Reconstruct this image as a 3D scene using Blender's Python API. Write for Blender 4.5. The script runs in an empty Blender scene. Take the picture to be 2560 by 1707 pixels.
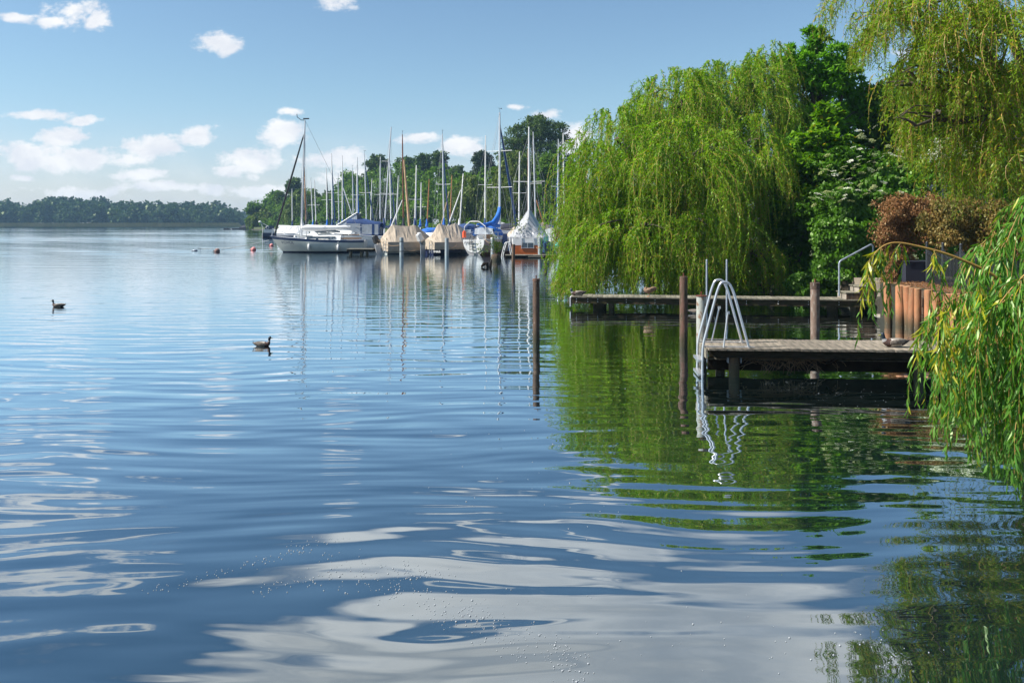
import bpy, math, random
import numpy as np
from mathutils import Vector, Matrix

sc = bpy.context.scene
R = math.radians
# ------------------------------------------------------------------ camera
F = 2560 * 30.0 / 36.0      # focal length in photograph pixels
CX, HY, H = 1280.0, 557.0, 2.45
cam_d = bpy.data.cameras.new("camera")
cam = bpy.data.objects.new("camera", cam_d)
sc.collection.objects.link(cam)
cam.location = (0, 0, H)
cam.rotation_euler = (R(90), 0, 0)
cam_d.lens = 30.0
cam_d.sensor_width = 36.0
cam_d.shift_y = -(853.5 - HY) / 2560.0
cam_d.clip_start = 0.1
cam_d.clip_end = 8000
sc.camera = cam

# ------------------------------------------------------------------ render
sc.render.engine = 'CYCLES'
cy = sc.cycles
cy.max_bounces = 7
cy.diffuse_bounces = 3
cy.glossy_bounces = 4
cy.transmission_bounces = 4
cy.transparent_max_bounces = 8
cy.volume_bounces = 0
cy.sample_clamp_indirect = 6.0
cy.caustics_reflective = False
cy.caustics_refractive = False
cy.use_adaptive_sampling = True
cy.adaptive_threshold = 0.012
cy.use_denoising = True
try:
    cy.denoiser = 'OPENIMAGEDENOISE'
    cy.denoising_input_passes = 'RGB_ALBEDO_NORMAL'
except Exception:
    pass
sc.view_settings.view_transform = 'Standard'
sc.view_settings.look = 'None'
sc.view_settings.gamma = 1.0
sc.view_settings.use_curve_mapping = False
sc.view_settings.exposure = 0.89

# ------------------------------------------------------------------ sun and sky
SUN_AZ = Vector((-0.95, -0.14))
SUN_AZ.normalize()
SUN_EL = R(47)
sd = bpy.data.lights.new("sun", 'SUN')
sd.energy = 4.9
sd.angle = R(0.55)
sd.color = (1.0, 0.945, 0.86)
sun = bpy.data.objects.new("sun", sd)
sc.collection.objects.link(sun)
sdir = Vector((SUN_AZ.x * math.cos(SUN_EL), SUN_AZ.y * math.cos(SUN_EL), math.sin(SUN_EL)))
sun.rotation_euler = sdir.to_track_quat('Z', 'Y').to_euler()
sun.location = (-60, 20, 60)

world = bpy.data.worlds.new("World")
sc.world = world
world.use_nodes = True
wt = world.node_tree
wt.nodes.clear()


class NT:
    """tiny helper to write node trees as expressions"""
    def __init__(s, t):
        s.t = t
    def n(s, kind, **kw):
        nd = s.t.nodes.new(kind)
        for k, v in kw.items():
            setattr(nd, k, v)
        return nd
    def lk(s, a, b):
        if hasattr(a, 'is_output'):
            s.t.links.new(a, b)
        else:
            b.default_value = a
    def m(s, op, a, b=None, c=None, clamp=False):
        nd = s.n('ShaderNodeMath', operation=op, use_clamp=clamp)
        s.lk(a, nd.inputs[0])
        if b is not None:
            s.lk(b, nd.inputs[1])
        if c is not None:
            s.lk(c, nd.inputs[2])
        return nd.outputs[0]
    def v(s, op, a, b=None):
        nd = s.n('ShaderNodeVectorMath', operation=op)
        s.lk(a, nd.inputs[0])
        if b is not None:
            s.lk(b, nd.inputs[1])
        return nd.outputs['Value'] if op in ('LENGTH', 'DOT_PRODUCT') else nd.outputs[0]
    def noise(s, vec, scale, detail=4, rough=0.55, dist=0.0, out=0):
        nd = s.n('ShaderNodeTexNoise')
        s.lk(vec, nd.inputs['Vector'])
        nd.inputs['Scale'].default_value = scale
        nd.inputs['Detail'].default_value = detail
        nd.inputs['Roughness'].default_value = rough
        nd.inputs['Distortion'].default_value = dist
        return nd.outputs[out]
    def ramp(s, x, lo, hi, a=0.0, b=1.0, smooth=True):
        nd = s.n('ShaderNodeMapRange')
        if smooth:
            nd.interpolation_type = 'SMOOTHSTEP'
        s.lk(x, nd.inputs[0])
        for i, q in enumerate((lo, hi, a, b)):
            nd.inputs[i + 1].default_value = q
        return nd.outputs[0]
    def mix(s, f, a, b):
        nd = s.n('ShaderNodeMix', data_type='RGBA')
        s.lk(f, nd.inputs[0])
        s.lk(a, nd.inputs[6])
        s.lk(b, nd.inputs[7])
        return nd.outputs[2]
    def xyz(s, x, y, z):
        nd = s.n('ShaderNodeCombineXYZ')
        for i, q in enumerate((x, y, z)):
            s.lk(q, nd.inputs[i])
        return nd.outputs[0]
    def sep(s, v):
        nd = s.n('ShaderNodeSeparateXYZ')
        s.lk(v, nd.inputs[0])
        return nd.outputs


w = NT(wt)
sky = w.n('ShaderNodeTexSky', sky_type='NISHITA')
sky.sun_disc = False
sky.sun_elevation = SUN_EL
sky.sun_rotation = math.atan2(SUN_AZ.x, SUN_AZ.y) % (2 * math.pi)
sky.altitude = 0
sky.air_density = 1.0
sky.dust_density = 0.6
sky.ozone_density = 1.0
tc = w.n('ShaderNodeTexCoord')
dirv = tc.outputs['Generated']
sx = w.sep(dirv)
ysafe = w.m('MAXIMUM', sx[1], 0.02)
u = w.m('DIVIDE', sx[0], ysafe)
vv = w.m('DIVIDE', sx[2], ysafe)
uv = w.xyz(u, vv, 0.0)
# cumulus fields: (x, y, half-width, half-height) of each cloud as seen from the shore
CL = [(170, 25, 75, 32), (245, 45, 34, 26), (135, 42, 45, 17), (30, 38, 45, 14), (550, 98, 62, 26), (575, 118, 34, 20),
      (850, 8, 46, 24), (95, 285, 78, 14), (215, 300, 40, 10), (155, 342, 80, 22), (60, 380, 105, 26),
      (230, 395, 95, 28), (130, 402, 90, 22), (330, 405, 60, 22), (410, 362, 75, 30), (475, 340, 55, 26), (370, 378, 40, 30),
      (620, 395, 85, 34), (575, 412, 40, 24), (700, 340, 58, 32), (720, 287, 30, 11), (1050, 352, 58, 14), (1160, 372, 50, 22),
      (1370, 290, 40, 14), (1450, 350, 50, 34), (830, 400, 90, 30), (350, 440, 90, 18), (470, 470, 130, 16), (60, 445, 40, 10),
      (650, 470, 110, 18), (900, 440, 120, 22), (200, 475, 150, 16), 
      (1290, 270, 30, 9), (2330, 130, 90, 22), (150, -260, 190, 60), (30, -180, 120, 36), (330, -330, 70, 26),
      (1420, -290, 150, 22), (1150, -230, 120, 14), (1500, -120, 100, 10)]
BIG = [(1450, -470, 560, 120), (1500, -600, 620, 200), (1640, -720, 520, 250), (1080, -650, 430, 150), (1280, -860, 800, 230)]
wn_c = w.noise(uv, 9.0, 2, 0.5, out=1)
warp = w.v('SCALE', w.v('SUBTRACT', wn_c, (0.5, 0.5, 0.5)))
warp.node.inputs['Scale'].default_value = 0.03
uvw = w.v('ADD', uv, warp)


def cloudfield(lst, vec):
    acc = None
    for (x, y, rx, ry) in lst:
        cx_, cy_ = (x - CX) / F, (HY - y) / F
        d = w.v('MULTIPLY', w.v('SUBTRACT', vec, (cx_, cy_, 0)), (F / rx / 1.55, F / ry / 1.55, 0))
        q = w.m('SUBTRACT', 1.0, w.v('LENGTH', d))
        acc = q if acc is None else w.m('MAXIMUM', acc, q)
    return acc


front = w.ramp(sx[1], 0.10, 0.25)
f_small = cloudfield(CL, uvw)
f_big = cloudfield(BIG, uvw)
uv_s = w.v('MULTIPLY', uv, (1.0, 1.6, 1.0))
fb = w.noise(uv_s, 24.0, 10, 0.66, 0.1)
fb2 = w.noise(uv_s, 7.0, 7, 0.55, 0.3)
a_small = w.ramp(w.m('ADD', w.m('MULTIPLY', f_small, 1.35), w.m('MULTIPLY', w.m('SUBTRACT', fb, 0.5), 3.2)), 0.22, 0.95)
a_big = w.ramp(w.m('ADD', f_big, w.m('MULTIPLY', w.m('SUBTRACT', fb2, 0.5), 0.85)), -0.06, 0.34)
# open sky elsewhere: scattered clouds on a layer overhead
zs = w.m('MAXIMUM', w.m('ABSOLUTE', sx[2]), 0.06)
lay = w.xyz(w.m('DIVIDE', sx[0], zs), w.m('DIVIDE', sx[1], zs), 0.0)
fo = w.noise(lay, 0.8, 7, 0.55, 0.3)
a_back = w.m('MULTIPLY', w.ramp(fo, 0.55, 0.70), w.m('SUBTRACT', 1.0, front))
a_fr = w.m('MULTIPLY', w.m('MAXIMUM', a_small, a_big), front)
alpha = w.m('MAXIMUM', a_fr, a_back)
# thin veil low over the horizon
veil = w.m('MULTIPLY', w.ramp(sx[2], 0.0, 0.13, 1.0, 0.0), w.ramp(w.noise(uv_s, 12.0, 5, 0.6), 0.30, 0.75, 0.25, 0.85))
alpha = w.m('MULTIPLY', alpha, w.ramp(sx[2], 0.01, 0.05, 0.75, 0.96))
alpha = w.m('MAXIMUM', alpha, w.m('MULTIPLY', veil, 0.45))
cshade = w.ramp(w.noise(uv_s, 16.0, 6, 0.6, 0.4), 0.30, 0.68)
bshade = w.ramp(w.noise(uv_s, 2.6, 6, 0.55, 0.5), 0.36, 0.62)
WS = 0.088   # background strength; cloud radiance below is written for it
c_small = w.mix(cshade, (5.0, 5.2, 5.65, 1), (6.5, 6.5, 6.5, 1))
c_big = w.mix(bshade, (4.6, 5.0, 5.7, 1), (8.6, 8.5, 8.5, 1))
csel = w.m('MULTIPLY', w.ramp(f_big, -0.10, 0.10), front)
ccol = w.mix(csel, c_small, c_big)
skyt = w.n('ShaderNodeMix', data_type='RGBA', blend_type='MULTIPLY')
skyt.inputs[0].default_value = 1.0
w.lk(sky.outputs[0], skyt.inputs[6])
w.lk(w.mix(w.ramp(sx[2], 0.22, 0.55), w.mix(w.ramp(sx[2], 0.0, 0.16), (0.73, 0.75, 0.92, 1), (0.70, 0.815, 0.855, 1)), (0.46, 0.70, 0.82, 1)), skyt.inputs[7])
final = w.mix(alpha, skyt.outputs[2], ccol)
bg = w.n('ShaderNodeBackground')
w.lk(final, bg.inputs[0])
bg.inputs[1].default_value = WS
wo = w.n('ShaderNodeOutputWorld')
w.lk(bg.outputs[0], wo.inputs[0])
world.cycles.sampling_method = 'MANUAL'
world.cycles.sample_map_resolution = 512


# ------------------------------------------------------------------ placing
def P(x, y, Y):
    """world point that the photograph shows at pixel (x, y) if it stands Y metres out"""
    return Vector(((x - CX) * Y / F, Y, H - (y - HY) * Y / F))


def W(x, y):
    """point of the water surface shown at pixel (x, y)"""
    Y = F * H / (y - HY)
    return Vector(((x - CX) * Y / F, Y, 0.0))


# ------------------------------------------------------------------ objects
COL = sc.collection


def tag(o, label=None, cat=None, group=None, kind=None):
    if label: o['label'] = label
    if cat: o['category'] = cat
    if group: o['group'] = group
    if kind: o['kind'] = kind
    return o


def empty(name, loc=(0, 0, 0), rz=0.0, label=None, cat=None, group=None):
    o = bpy.data.objects.new(name, None)
    COL.objects.link(o)
    o.location = loc
    o.rotation_euler = (0, 0, rz)
    o.empty_display_size = 0.2
    return tag(o, label, cat, group)


def copy_tree(o, parent=None):
    c = o.copy()
    COL.objects.link(c)
    c.parent = parent
    if parent is not None:
        c.matrix_parent_inverse = o.matrix_parent_inverse.copy()
    for ch in [x for x in bpy.data.objects if x.parent == o]:
        copy_tree(ch, c)
    return c


def np_mesh(name, V, Q, mats, parent=None, midx=None, smooth=False, tri=False):
    """V (n,3), Q (m,4) or (m,3) -> one mesh object"""
    V = np.asarray(V, dtype=np.float32)
    Q = np.asarray(Q, dtype=np.int32)
    k = Q.shape[1]
    me = bpy.data.meshes.new(name)
    me.vertices.add(len(V))
    me.vertices.foreach_set('co', V.ravel())
    me.loops.add(Q.size)
    me.loops.foreach_set('vertex_index', Q.ravel())
    me.polygons.add(len(Q))
    me.polygons.foreach_set('loop_start', np.arange(0, Q.size, k, dtype=np.int32))
    me.polygons.foreach_set('loop_total', np.full(len(Q), k, dtype=np.int32))
    if not isinstance(mats, (list, tuple)):
        mats = [mats]
    for m_ in mats:
        me.materials.append(m_)
    if midx is not None:
        me.polygons.foreach_set('material_index', np.asarray(midx, dtype=np.int32))
    if smooth:
        me.polygons.foreach_set('use_smooth', np.ones(len(Q), dtype=bool))
    me.update(calc_edges=True)
    o = bpy.data.objects.new(name, me)
    COL.objects.link(o)
    o.parent = parent
    return o


class MB:
    """collects shapes, then links them as ONE mesh object"""
    def __init__(s):
        s.v, s.f, s.m, s.sm = [], [], [], []
        s.cur = 0
        s.smooth = False
    def add(s, vs, fs, mi=None, sm=None):
        b = len(s.v)
        s.v += [tuple(p) for p in vs]
        for f in fs:
            s.f.append(tuple(b + i for i in f))
            s.m.append(s.cur if mi is None else mi)
            s.sm.append(s.smooth if sm is None else sm)
        return s
    def box(s, c, d, rz=0.0, taper=1.0, mat=None, rot=None):
        hx, hy, hz = d[0] / 2, d[1] / 2, d[2] / 2
        vs = []
        for z, t in ((-hz, 1.0), (hz, taper)):
            for x, y in ((-hx, -hy), (hx, -hy), (hx, hy), (-hx, hy)):
                vs.append(Vector((x * t, y * t, z)))
        M = Matrix.Rotation(rz, 3, 'Z') if rot is None else rot
        vs = [M @ q + Vector(c) for q in vs]
        return s.add(vs, [(0, 3, 2, 1), (4, 5, 6, 7), (0, 1, 5, 4), (1, 2, 6, 5), (2, 3, 7, 6), (3, 0, 4, 7)], mat)
    def tube(s, pts, r, n=8, cap=True, mat=None, flat=1.0, smooth=True):
        pts = [Vector(p) for p in pts]
        rs = r if isinstance(r, (list, tuple)) else [r] * len(pts)
        vs, fs = [], []
        up = None
        for i, p in enumerate(pts):
            t = (pts[min(i + 1, len(pts) - 1)] - pts[max(i - 1, 0)])
            if t.length < 1e-9: t = Vector((0, 0, 1))
            t.normalize()
            if up is None:
                up = Vector((0, 0, 1)) if abs(t.z) < 0.9 else Vector((1, 0, 0))
            a = t.cross(up)
            if a.length < 1e-6: a = t.cross(Vector((0, 1, 0)))
            a.normalize()
            b = a.cross(t).normalized()
            up = b
            for k in range(n):
                th = 2 * math.pi * k / n
                vs.append(p + a * (rs[i] * math.cos(th)) + b * (rs[i] * flat * math.sin(th)))
        for i in range(len(pts) - 1):
            for k in range(n):
                k2 = (k + 1) % n
                fs.append((i * n + k, i * n + k2, (i + 1) * n + k2, (i + 1) * n + k))
        s.add(vs, fs, mat, smooth)
        if cap:
            s.add(vs[:n][::-1], [tuple(range(n))], mat, False)
            s.add(vs[-n:], [tuple(range(n))], mat, False)
        return s
    def loft(s, rings, closed=True, cap=True, mat=None, smooth=True, mats=None):
        n = len(rings[0])
        vs = [p for r_ in rings for p in r_]
        b = len(s.v)
        s.v += [tuple(p) for p in vs]
        for i in range(len(rings) - 1):
            for k in range(n if closed else n - 1):
                k2 = (k + 1) % n
                s.f.append((b + i * n + k, b + i * n + k2, b + (i + 1) * n + k2, b + (i + 1) * n + k))
                s.m.append((mats(i, k) if mats else (s.cur if mat is None else mat)))
                s.sm.append(smooth)
        if cap:
            for r_, rev in ((rings[0], True), (rings[-1], False)):
                q = list(r_)
                if rev: q = q[::-1]
                s.add(q, [tuple(range(n))], mat if mats is None else mats(0 if rev else len(rings) - 2, 0), False)
        return s
    def ell(s, c, r, nu=10, nv=6, mat=None, rot=None):
        vs, fs = [], []
        M = rot or Matrix.Identity(3)
        for j in range(nv + 1):
            ph = math.pi * j / nv
            for i in range(nu):
                th = 2 * math.pi * i / nu
                vs.append(M @ Vector((r[0] * math.sin(ph) * math.cos(th), r[1] * math.sin(ph) * math.sin(th), r[2] * math.cos(ph))) + Vector(c))
        for j in range(nv):
            for i in range(nu):
                i2 = (i + 1) % nu
                fs.append((j * nu + i, (j + 1) * nu + i, (j + 1) * nu + i2, j * nu + i2))
        return s.add(vs, fs, mat, True)
    def mesh(s, name, mats):
        me = bpy.data.meshes.new(name)
        me.from_pydata(s.v, [], s.f)
        if not isinstance(mats, (list, tuple)): mats = [mats]
        for m_ in mats: me.materials.append(m_)
        me.polygons.foreach_set('material_index', s.m)
        me.polygons.foreach_set('use_smooth', s.sm)
        me.update()
        return me
    def build(s, name, mats, parent=None):
        o = bpy.data.objects.new(name, s.mesh(name, mats))
        COL.objects.link(o)
        o.parent = parent
        return o


def inst(name, me, parent, loc=(0, 0, 0), rot=(0, 0, 0), scale=(1, 1, 1)):
    o = bpy.data.objects.new(name, me)
    COL.objects.link(o)
    o.parent = parent
    o.location = loc
    o.rotation_euler = rot
    o.scale = scale
    return o


# ------------------------------------------------------------------ materials
MC = {}


def mat(name, col, rough=0.6, var=0.0, scale=6.0, metal=0.0, bump=0.0, col2=None, stretch=(1, 1, 1), spec=0.5, detail=5, coat=0.0, objrand=0.0, contrast=(0.35, 0.68), wet=False):
    if name in MC: return MC[name]
    m_ = bpy.data.materials.new(name)
    m_.use_nodes = True
    t = NT(m_.node_tree)
    b = m_.node_tree.nodes['Principled BSDF']
    b.inputs['Roughness'].default_value = rough
    b.inputs['Metallic'].default_value = metal
    b.inputs['Specular IOR Level'].default_value = spec
    if coat: b.inputs['Coat Weight'].default_value = coat
    c4 = (*col, 1)
    if var or col2 or bump:
        tcn = t.n('ShaderNodeTexCoord')
        vec = t.v('MULTIPLY', tcn.outputs['Object'], stretch)
        nz = t.noise(vec, scale, detail, 0.6)
        if col2 is None:
            col2 = tuple(max(0, c * (1 - var)) for c in col)
        cc = t.mix(t.ramp(nz, *contrast), c4, (*col2, 1))
        if objrand:
            oi = t.n('ShaderNodeObjectInfo')
            f = t.ramp(oi.outputs['Random'], 0, 1, 1 - objrand, 1 + objrand * 0.6, smooth=False)
            hv = t.n('ShaderNodeHueSaturation')
            t.lk(f, hv.inputs['Value'])
            t.lk(cc, hv.inputs['Color'])
            cc = hv.outputs[0]
        if wet:
            gp = t.n('ShaderNodeNewGeometry')
            zz = t.sep(gp.outputs['Position'])[2]
            zz = t.m('ADD', zz, t.m('MULTIPLY', t.m('SUBTRACT', nz, 0.5), 0.35))
            cc = t.mix(t.ramp(zz, 0.04, 0.42, 0.85, 0.0), cc, (0.028, 0.030, 0.012, 1))
            n2 = t.noise(t.v('MULTIPLY', gp.outputs['Position'], (9, 9, 2.2)), 5.0, 4, 0.6)
            cc = t.mix(t.m('MULTIPLY', t.ramp(n2, 0.60, 0.72), 0.55), cc, (0.42, 0.40, 0.35, 1))
        t.lk(cc, b.inputs['Base Color'])
        if bump:
            bp = t.n('ShaderNodeBump')
            bp.inputs['Strength'].default_value = bump
            bp.inputs['Distance'].default_value = 0.02
            t.lk(nz, bp.inputs['Height'])
            t.lk(bp.outputs[0], b.inputs['Normal'])
    else:
        b.inputs['Base Color'].default_value = c4
    MC[name] = m_
    return m_


def leafmat(name, c1, c2, c3=None, trans=0.45, rough=0.45, nscale=0.35, hue3=0.12, gloss=0.022):
    """leaf: varied from leaf to leaf and from bough to bough, lets light through"""
    if name in MC: return MC[name]
    m_ = bpy.data.materials.new(name)
    m_.use_nodes = True
    nt_ = m_.node_tree
    nt_.nodes.clear()
    t = NT(nt_)
    geo = t.n('ShaderNodeNewGeometry')
    rnd = geo.outputs['Random Per Island']
    nz = t.noise(geo.outputs['Position'], nscale, 3, 0.5)
    f = t.m('ADD', t.m('MULTIPLY', rnd, 0.55), t.m('MULTIPLY', t.ramp(nz, 0.32, 0.68), 0.45))
    col = t.mix(f, (*c1, 1), (*c2, 1))
    if c3:
        col = t.mix(t.ramp(t.m('FRACT', t.m('MULTIPLY', rnd, 13.7)), 1 - hue3, 1 - hue3 * 0.6), col, (*c3, 1))
    d = t.n('ShaderNodeBsdfDiffuse')
    t.lk(col, d.inputs[0])
    tr = t.n('ShaderNodeBsdfTranslucent')
    tcl = t.n('ShaderNodeMix', data_type='RGBA', blend_type='MULTIPLY')
    tcl.inputs[0].default_value = 1
    t.lk(col, tcl.inputs[6])
    tcl.inputs[7].default_value = (1.35, 1.5, 0.55, 1)
    t.lk(tcl.outputs[2], tr.inputs[0])
    ms = t.n('ShaderNodeMixShader')
    ms.inputs[0].default_value = trans
    t.lk(d.outputs[0], ms.inputs[1])
    t.lk(tr.outputs[0], ms.inputs[2])
    g = t.n('ShaderNodeBsdfGlossy')
    g.inputs['Roughness'].default_value = rough
    g.inputs['Color'].default_value = (0.75, 0.85, 0.55, 1)
    m2 = t.n('ShaderNodeMixShader')
    m2.inputs[0].default_value = gloss
    t.lk(ms.outputs[0], m2.inputs[1])
    t.lk(g.outputs[0], m2.inputs[2])
    o = t.n('ShaderNodeOutputMaterial')
    t.lk(m2.outputs[0], o.inputs[0])
    MC[name] = m_
    return m_


M = {}
M['white_gel'] = mat('white_gelcoat', (0.78, 0.78, 0.76), 0.28, var=0.12, scale=1.2, spec=0.5)
M['cream_gel'] = mat('cream_gelcoat', (0.58, 0.60, 0.55), 0.3, var=0.12, scale=1.0)
M['grey_gel'] = mat('grey_gelcoat', (0.36, 0.35, 0.35), 0.35, var=0.1, scale=1.5)
M['navy'] = mat('navy_paint', (0.012, 0.035, 0.10), 0.3)
M['navy_hull'] = mat('navy_hull_paint', (0.012, 0.018, 0.055), 0.25)
M['blue_hull'] = mat('blue_hull_paint', (0.02, 0.12, 0.42), 0.3)
M['orange'] = mat('orange_paint', (0.62, 0.14, 0.025), 0.35, var=0.3, scale=2.5)
M['red_bottom'] = mat('red_antifouling', (0.12, 0.025, 0.018), 0.6, var=0.3, scale=3)
M['black'] = mat('black_paint', (0.012, 0.012, 0.014), 0.4)
M['teak'] = mat('teak_wood', (0.24, 0.12, 0.05), 0.5, var=0.4, scale=5, stretch=(1, 8, 8))
M['tan_canvas'] = mat('tan_canvas', (0.48, 0.395, 0.30), 0.85, var=0.18, scale=1.8, bump=0.5)
M['grey_canvas'] = mat('grey_canvas', (0.36, 0.37, 0.39), 0.8, var=0.2, scale=1.8, bump=0.5)
M['white_canvas'] = mat('white_canvas', (0.68, 0.68, 0.68), 0.8, var=0.12, scale=2, bump=0.3)
M['blue_canvas'] = mat('blue_canvas', (0.008, 0.13, 0.50), 0.75, var=0.25, scale=2.5, bump=0.4)
M['navy_canvas'] = mat('navy_canvas', (0.010, 0.045, 0.16), 0.75, var=0.25, scale=2.5, bump=0.3)
M['dark_canvas'] = mat('dark_canvas', (0.012, 0.014, 0.028), 0.8)
M['turq_canvas'] = mat('turquoise_canvas', (0.09, 0.50, 0.47), 0.75, var=0.2, scale=2.5, bump=0.4)
M['alu'] = mat('aluminium', (0.62, 0.63, 0.64), 0.35, metal=0.65, var=0.1, scale=3)
M['mast'] = mat('anodised_mast', (0.55, 0.56, 0.58), 0.4, metal=0.4)
M['mast_w'] = mat('white_mast_paint', (0.72, 0.72, 0.70), 0.45)
M['mast_b'] = mat('varnished_mast', (0.17, 0.055, 0.022), 0.35, var=0.3, scale=2)
M['mast_t'] = mat('bare_spruce_mast', (0.52, 0.33, 0.18), 0.5, var=0.2, scale=2)
M['mast_o'] = mat('orange_varnished_mast', (0.38, 0.16, 0.05), 0.4, var=0.2, scale=2)
M['wire'] = mat('rigging_wire', (0.30, 0.30, 0.30), 0.4, metal=0.6)
M['glass'] = mat('tinted_boat_glass', (0.03, 0.055, 0.085), 0.08, spec=0.8)
M['vinyl'] = mat('clear_vinyl_window', (0.40, 0.44, 0.49), 0.15, var=0.25, scale=3, spec=0.8)
M['red'] = mat('red_buoy_plastic', (0.55, 0.045, 0.04), 0.4)
M['pink'] = mat('faded_buoy_plastic', (0.70, 0.22, 0.20), 0.5, var=0.3, scale=8)
M['orangebuoy'] = mat('orange_foam', (0.80, 0.11, 0.03), 0.5)
M['tube'] = mat('polished_tube', (0.62, 0.62, 0.63), 0.28, metal=0.75, var=0.1, scale=4)
M['galv'] = mat('galvanised_tube', (0.30, 0.35, 0.41), 0.45, metal=0.35, var=0.25, scale=14)
M['galv_post'] = mat('galvanised_post', (0.33, 0.38, 0.40), 0.5, metal=0.2, var=0.3, scale=3, stretch=(2, 2, 1))
M['deck'] = mat('weathered_planks', (0.285, 0.235, 0.18), 0.85, col2=(0.13, 0.115, 0.085), scale=5, stretch=(6, 1.0, 6), bump=0.5, objrand=0.30)
M['deck2'] = mat('weathered_planks_pale', (0.24, 0.215, 0.165), 0.85, col2=(0.12, 0.115, 0.08), scale=5, stretch=(6, 1, 6), bump=0.5, objrand=0.25)
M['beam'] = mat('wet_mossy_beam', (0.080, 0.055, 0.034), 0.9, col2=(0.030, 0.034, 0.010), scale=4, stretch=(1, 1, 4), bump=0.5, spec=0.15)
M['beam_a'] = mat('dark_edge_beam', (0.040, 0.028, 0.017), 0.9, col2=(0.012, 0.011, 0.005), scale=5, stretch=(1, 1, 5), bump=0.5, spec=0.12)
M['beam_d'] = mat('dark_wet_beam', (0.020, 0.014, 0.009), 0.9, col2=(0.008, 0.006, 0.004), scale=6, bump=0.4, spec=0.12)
M['pile'] = mat('timber_pile', (0.14, 0.085, 0.05), 0.85, col2=(0.055, 0.038, 0.026), scale=6, stretch=(3, 3, 0.6), bump=0.7, wet=True)
M['concrete'] = mat('stained_concrete', (0.26, 0.215, 0.16), 0.9, col2=(0.12, 0.10, 0.075), scale=2.2, bump=0.6, detail=9)
M['concrete_l'] = mat('pale_concrete', (0.34, 0.30, 0.25), 0.9, col2=(0.20, 0.175, 0.14), scale=3, bump=0.4, detail=9)
M['log'] = mat('peeled_log', (0.44, 0.18, 0.08), 0.75, col2=(0.24, 0.13, 0.06), scale=5, stretch=(1.5, 1.5, 0.5), bump=0.6, objrand=0.25, wet=True)
M['log_end'] = mat('log_end_grain', (0.60, 0.33, 0.17), 0.85, var=0.3, scale=18)
M['bark'] = mat('willow_bark', (0.095, 0.07, 0.05), 0.95, col2=(0.035, 0.026, 0.02), scale=5, stretch=(3, 3, 0.5), bump=1.0)
M['twig'] = mat('golden_willow_twig', (0.34, 0.20, 0.045), 0.6, var=0.35, scale=2)
M['twig_d'] = mat('olive_twig', (0.14, 0.11, 0.03), 0.7, var=0.3, scale=2)
M['soil'] = mat('leaf_strewn_soil', (0.10, 0.06, 0.04), 0.95, col2=(0.22, 0.12, 0.07), scale=14, bump=0.8, detail=8)
M['grassland'] = mat('grassy_ground', (0.045, 0.075, 0.02), 0.95, col2=(0.09, 0.10, 0.035), scale=0.7, bump=0.3)
M['bed'] = mat('lake_bed_mud', (0.03, 0.028, 0.018), 0.95)
M['iron'] = mat('black_fence_paint', (0.014, 0.015, 0.018), 0.45)
M['iron_post'] = mat('black_post_paint', (0.026, 0.030, 0.035), 0.35)
M['brickw'] = mat('red_brick_wall', (0.28, 0.09, 0.06), 0.9, var=0.3, scale=4)
M['rooft'] = mat('red_roof_tile', (0.22, 0.07, 0.05), 0.85, var=0.4, scale=5, objrand=0.2)
M['reed'] = mat('dry_reed', (0.38, 0.25, 0.14), 0.8, var=0.45, scale=5)
M['foam'] = mat('water_bubbles', (0.30, 0.32, 0.34), 0.5, spec=0.4)

LM = {}
LM['willow'] = leafmat('willow_leaf', (0.080, 0.200, 0.006), (0.245, 0.400, 0.014), (0.36, 0.30, 0.02), trans=0.54, nscale=0.9, hue3=0.07)
LM['willow_g'] = leafmat('golden_willow_leaf', (0.115, 0.23, 0.014), (0.255, 0.360, 0.020), (0.42, 0.32, 0.03), trans=0.54, nscale=1.0, hue3=0.10)
LM['willow_n'] = leafmat('near_willow_leaf', (0.050, 0.170, 0.018), (0.135, 0.31, 0.030), (0.38, 0.36, 0.02), trans=0.45, nscale=2.0, hue3=0.045, gloss=0.045, rough=0.4)
LM['willow_far'] = leafmat('distant_willow_leaf', (0.060, 0.105, 0.018), (0.130, 0.180, 0.030), trans=0.35, nscale=0.15)
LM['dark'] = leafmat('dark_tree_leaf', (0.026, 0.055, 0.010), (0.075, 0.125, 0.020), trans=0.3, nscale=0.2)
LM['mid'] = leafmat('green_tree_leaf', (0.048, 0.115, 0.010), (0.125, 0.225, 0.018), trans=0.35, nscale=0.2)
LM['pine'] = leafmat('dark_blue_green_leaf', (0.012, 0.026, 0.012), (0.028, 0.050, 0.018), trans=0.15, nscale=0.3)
LM['ash'] = leafmat('bright_ash_leaf', (0.055, 0.175, 0.005), (0.150, 0.350, 0.010), trans=0.42, nscale=0.7)
LM['maple'] = leafmat('maple_leaf', (0.060, 0.160, 0.006), (0.150, 0.290, 0.010), (0.42, 0.33, 0.01), trans=0.42, nscale=1.2, hue3=0.05)
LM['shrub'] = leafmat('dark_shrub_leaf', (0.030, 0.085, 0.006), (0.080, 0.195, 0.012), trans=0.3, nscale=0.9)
LM['ivy'] = leafmat('ivy_leaf', (0.028, 0.090, 0.003), (0.080, 0.200, 0.006), trans=0.3, nscale=1.2, gloss=0.03)
LM['brown'] = leafmat('withered_leaf', (0.11, 0.050, 0.020), (0.30, 0.145, 0.062), trans=0.2, nscale=1.5)
LM['russet'] = leafmat('russet_thuja_leaf', (0.060, 0.075, 0.014), (0.25, 0.150, 0.045), trans=0.2, nscale=1.6)
LM['petal'] = leafmat('cream_flower', (0.60, 0.62, 0.48), (0.75, 0.75, 0.66), trans=0.2, nscale=3)
LM['far'] = leafmat('far_forest_leaf', (0.018, 0.040, 0.018), (0.045, 0.085, 0.030), trans=0.25, nscale=0.05)
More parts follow.
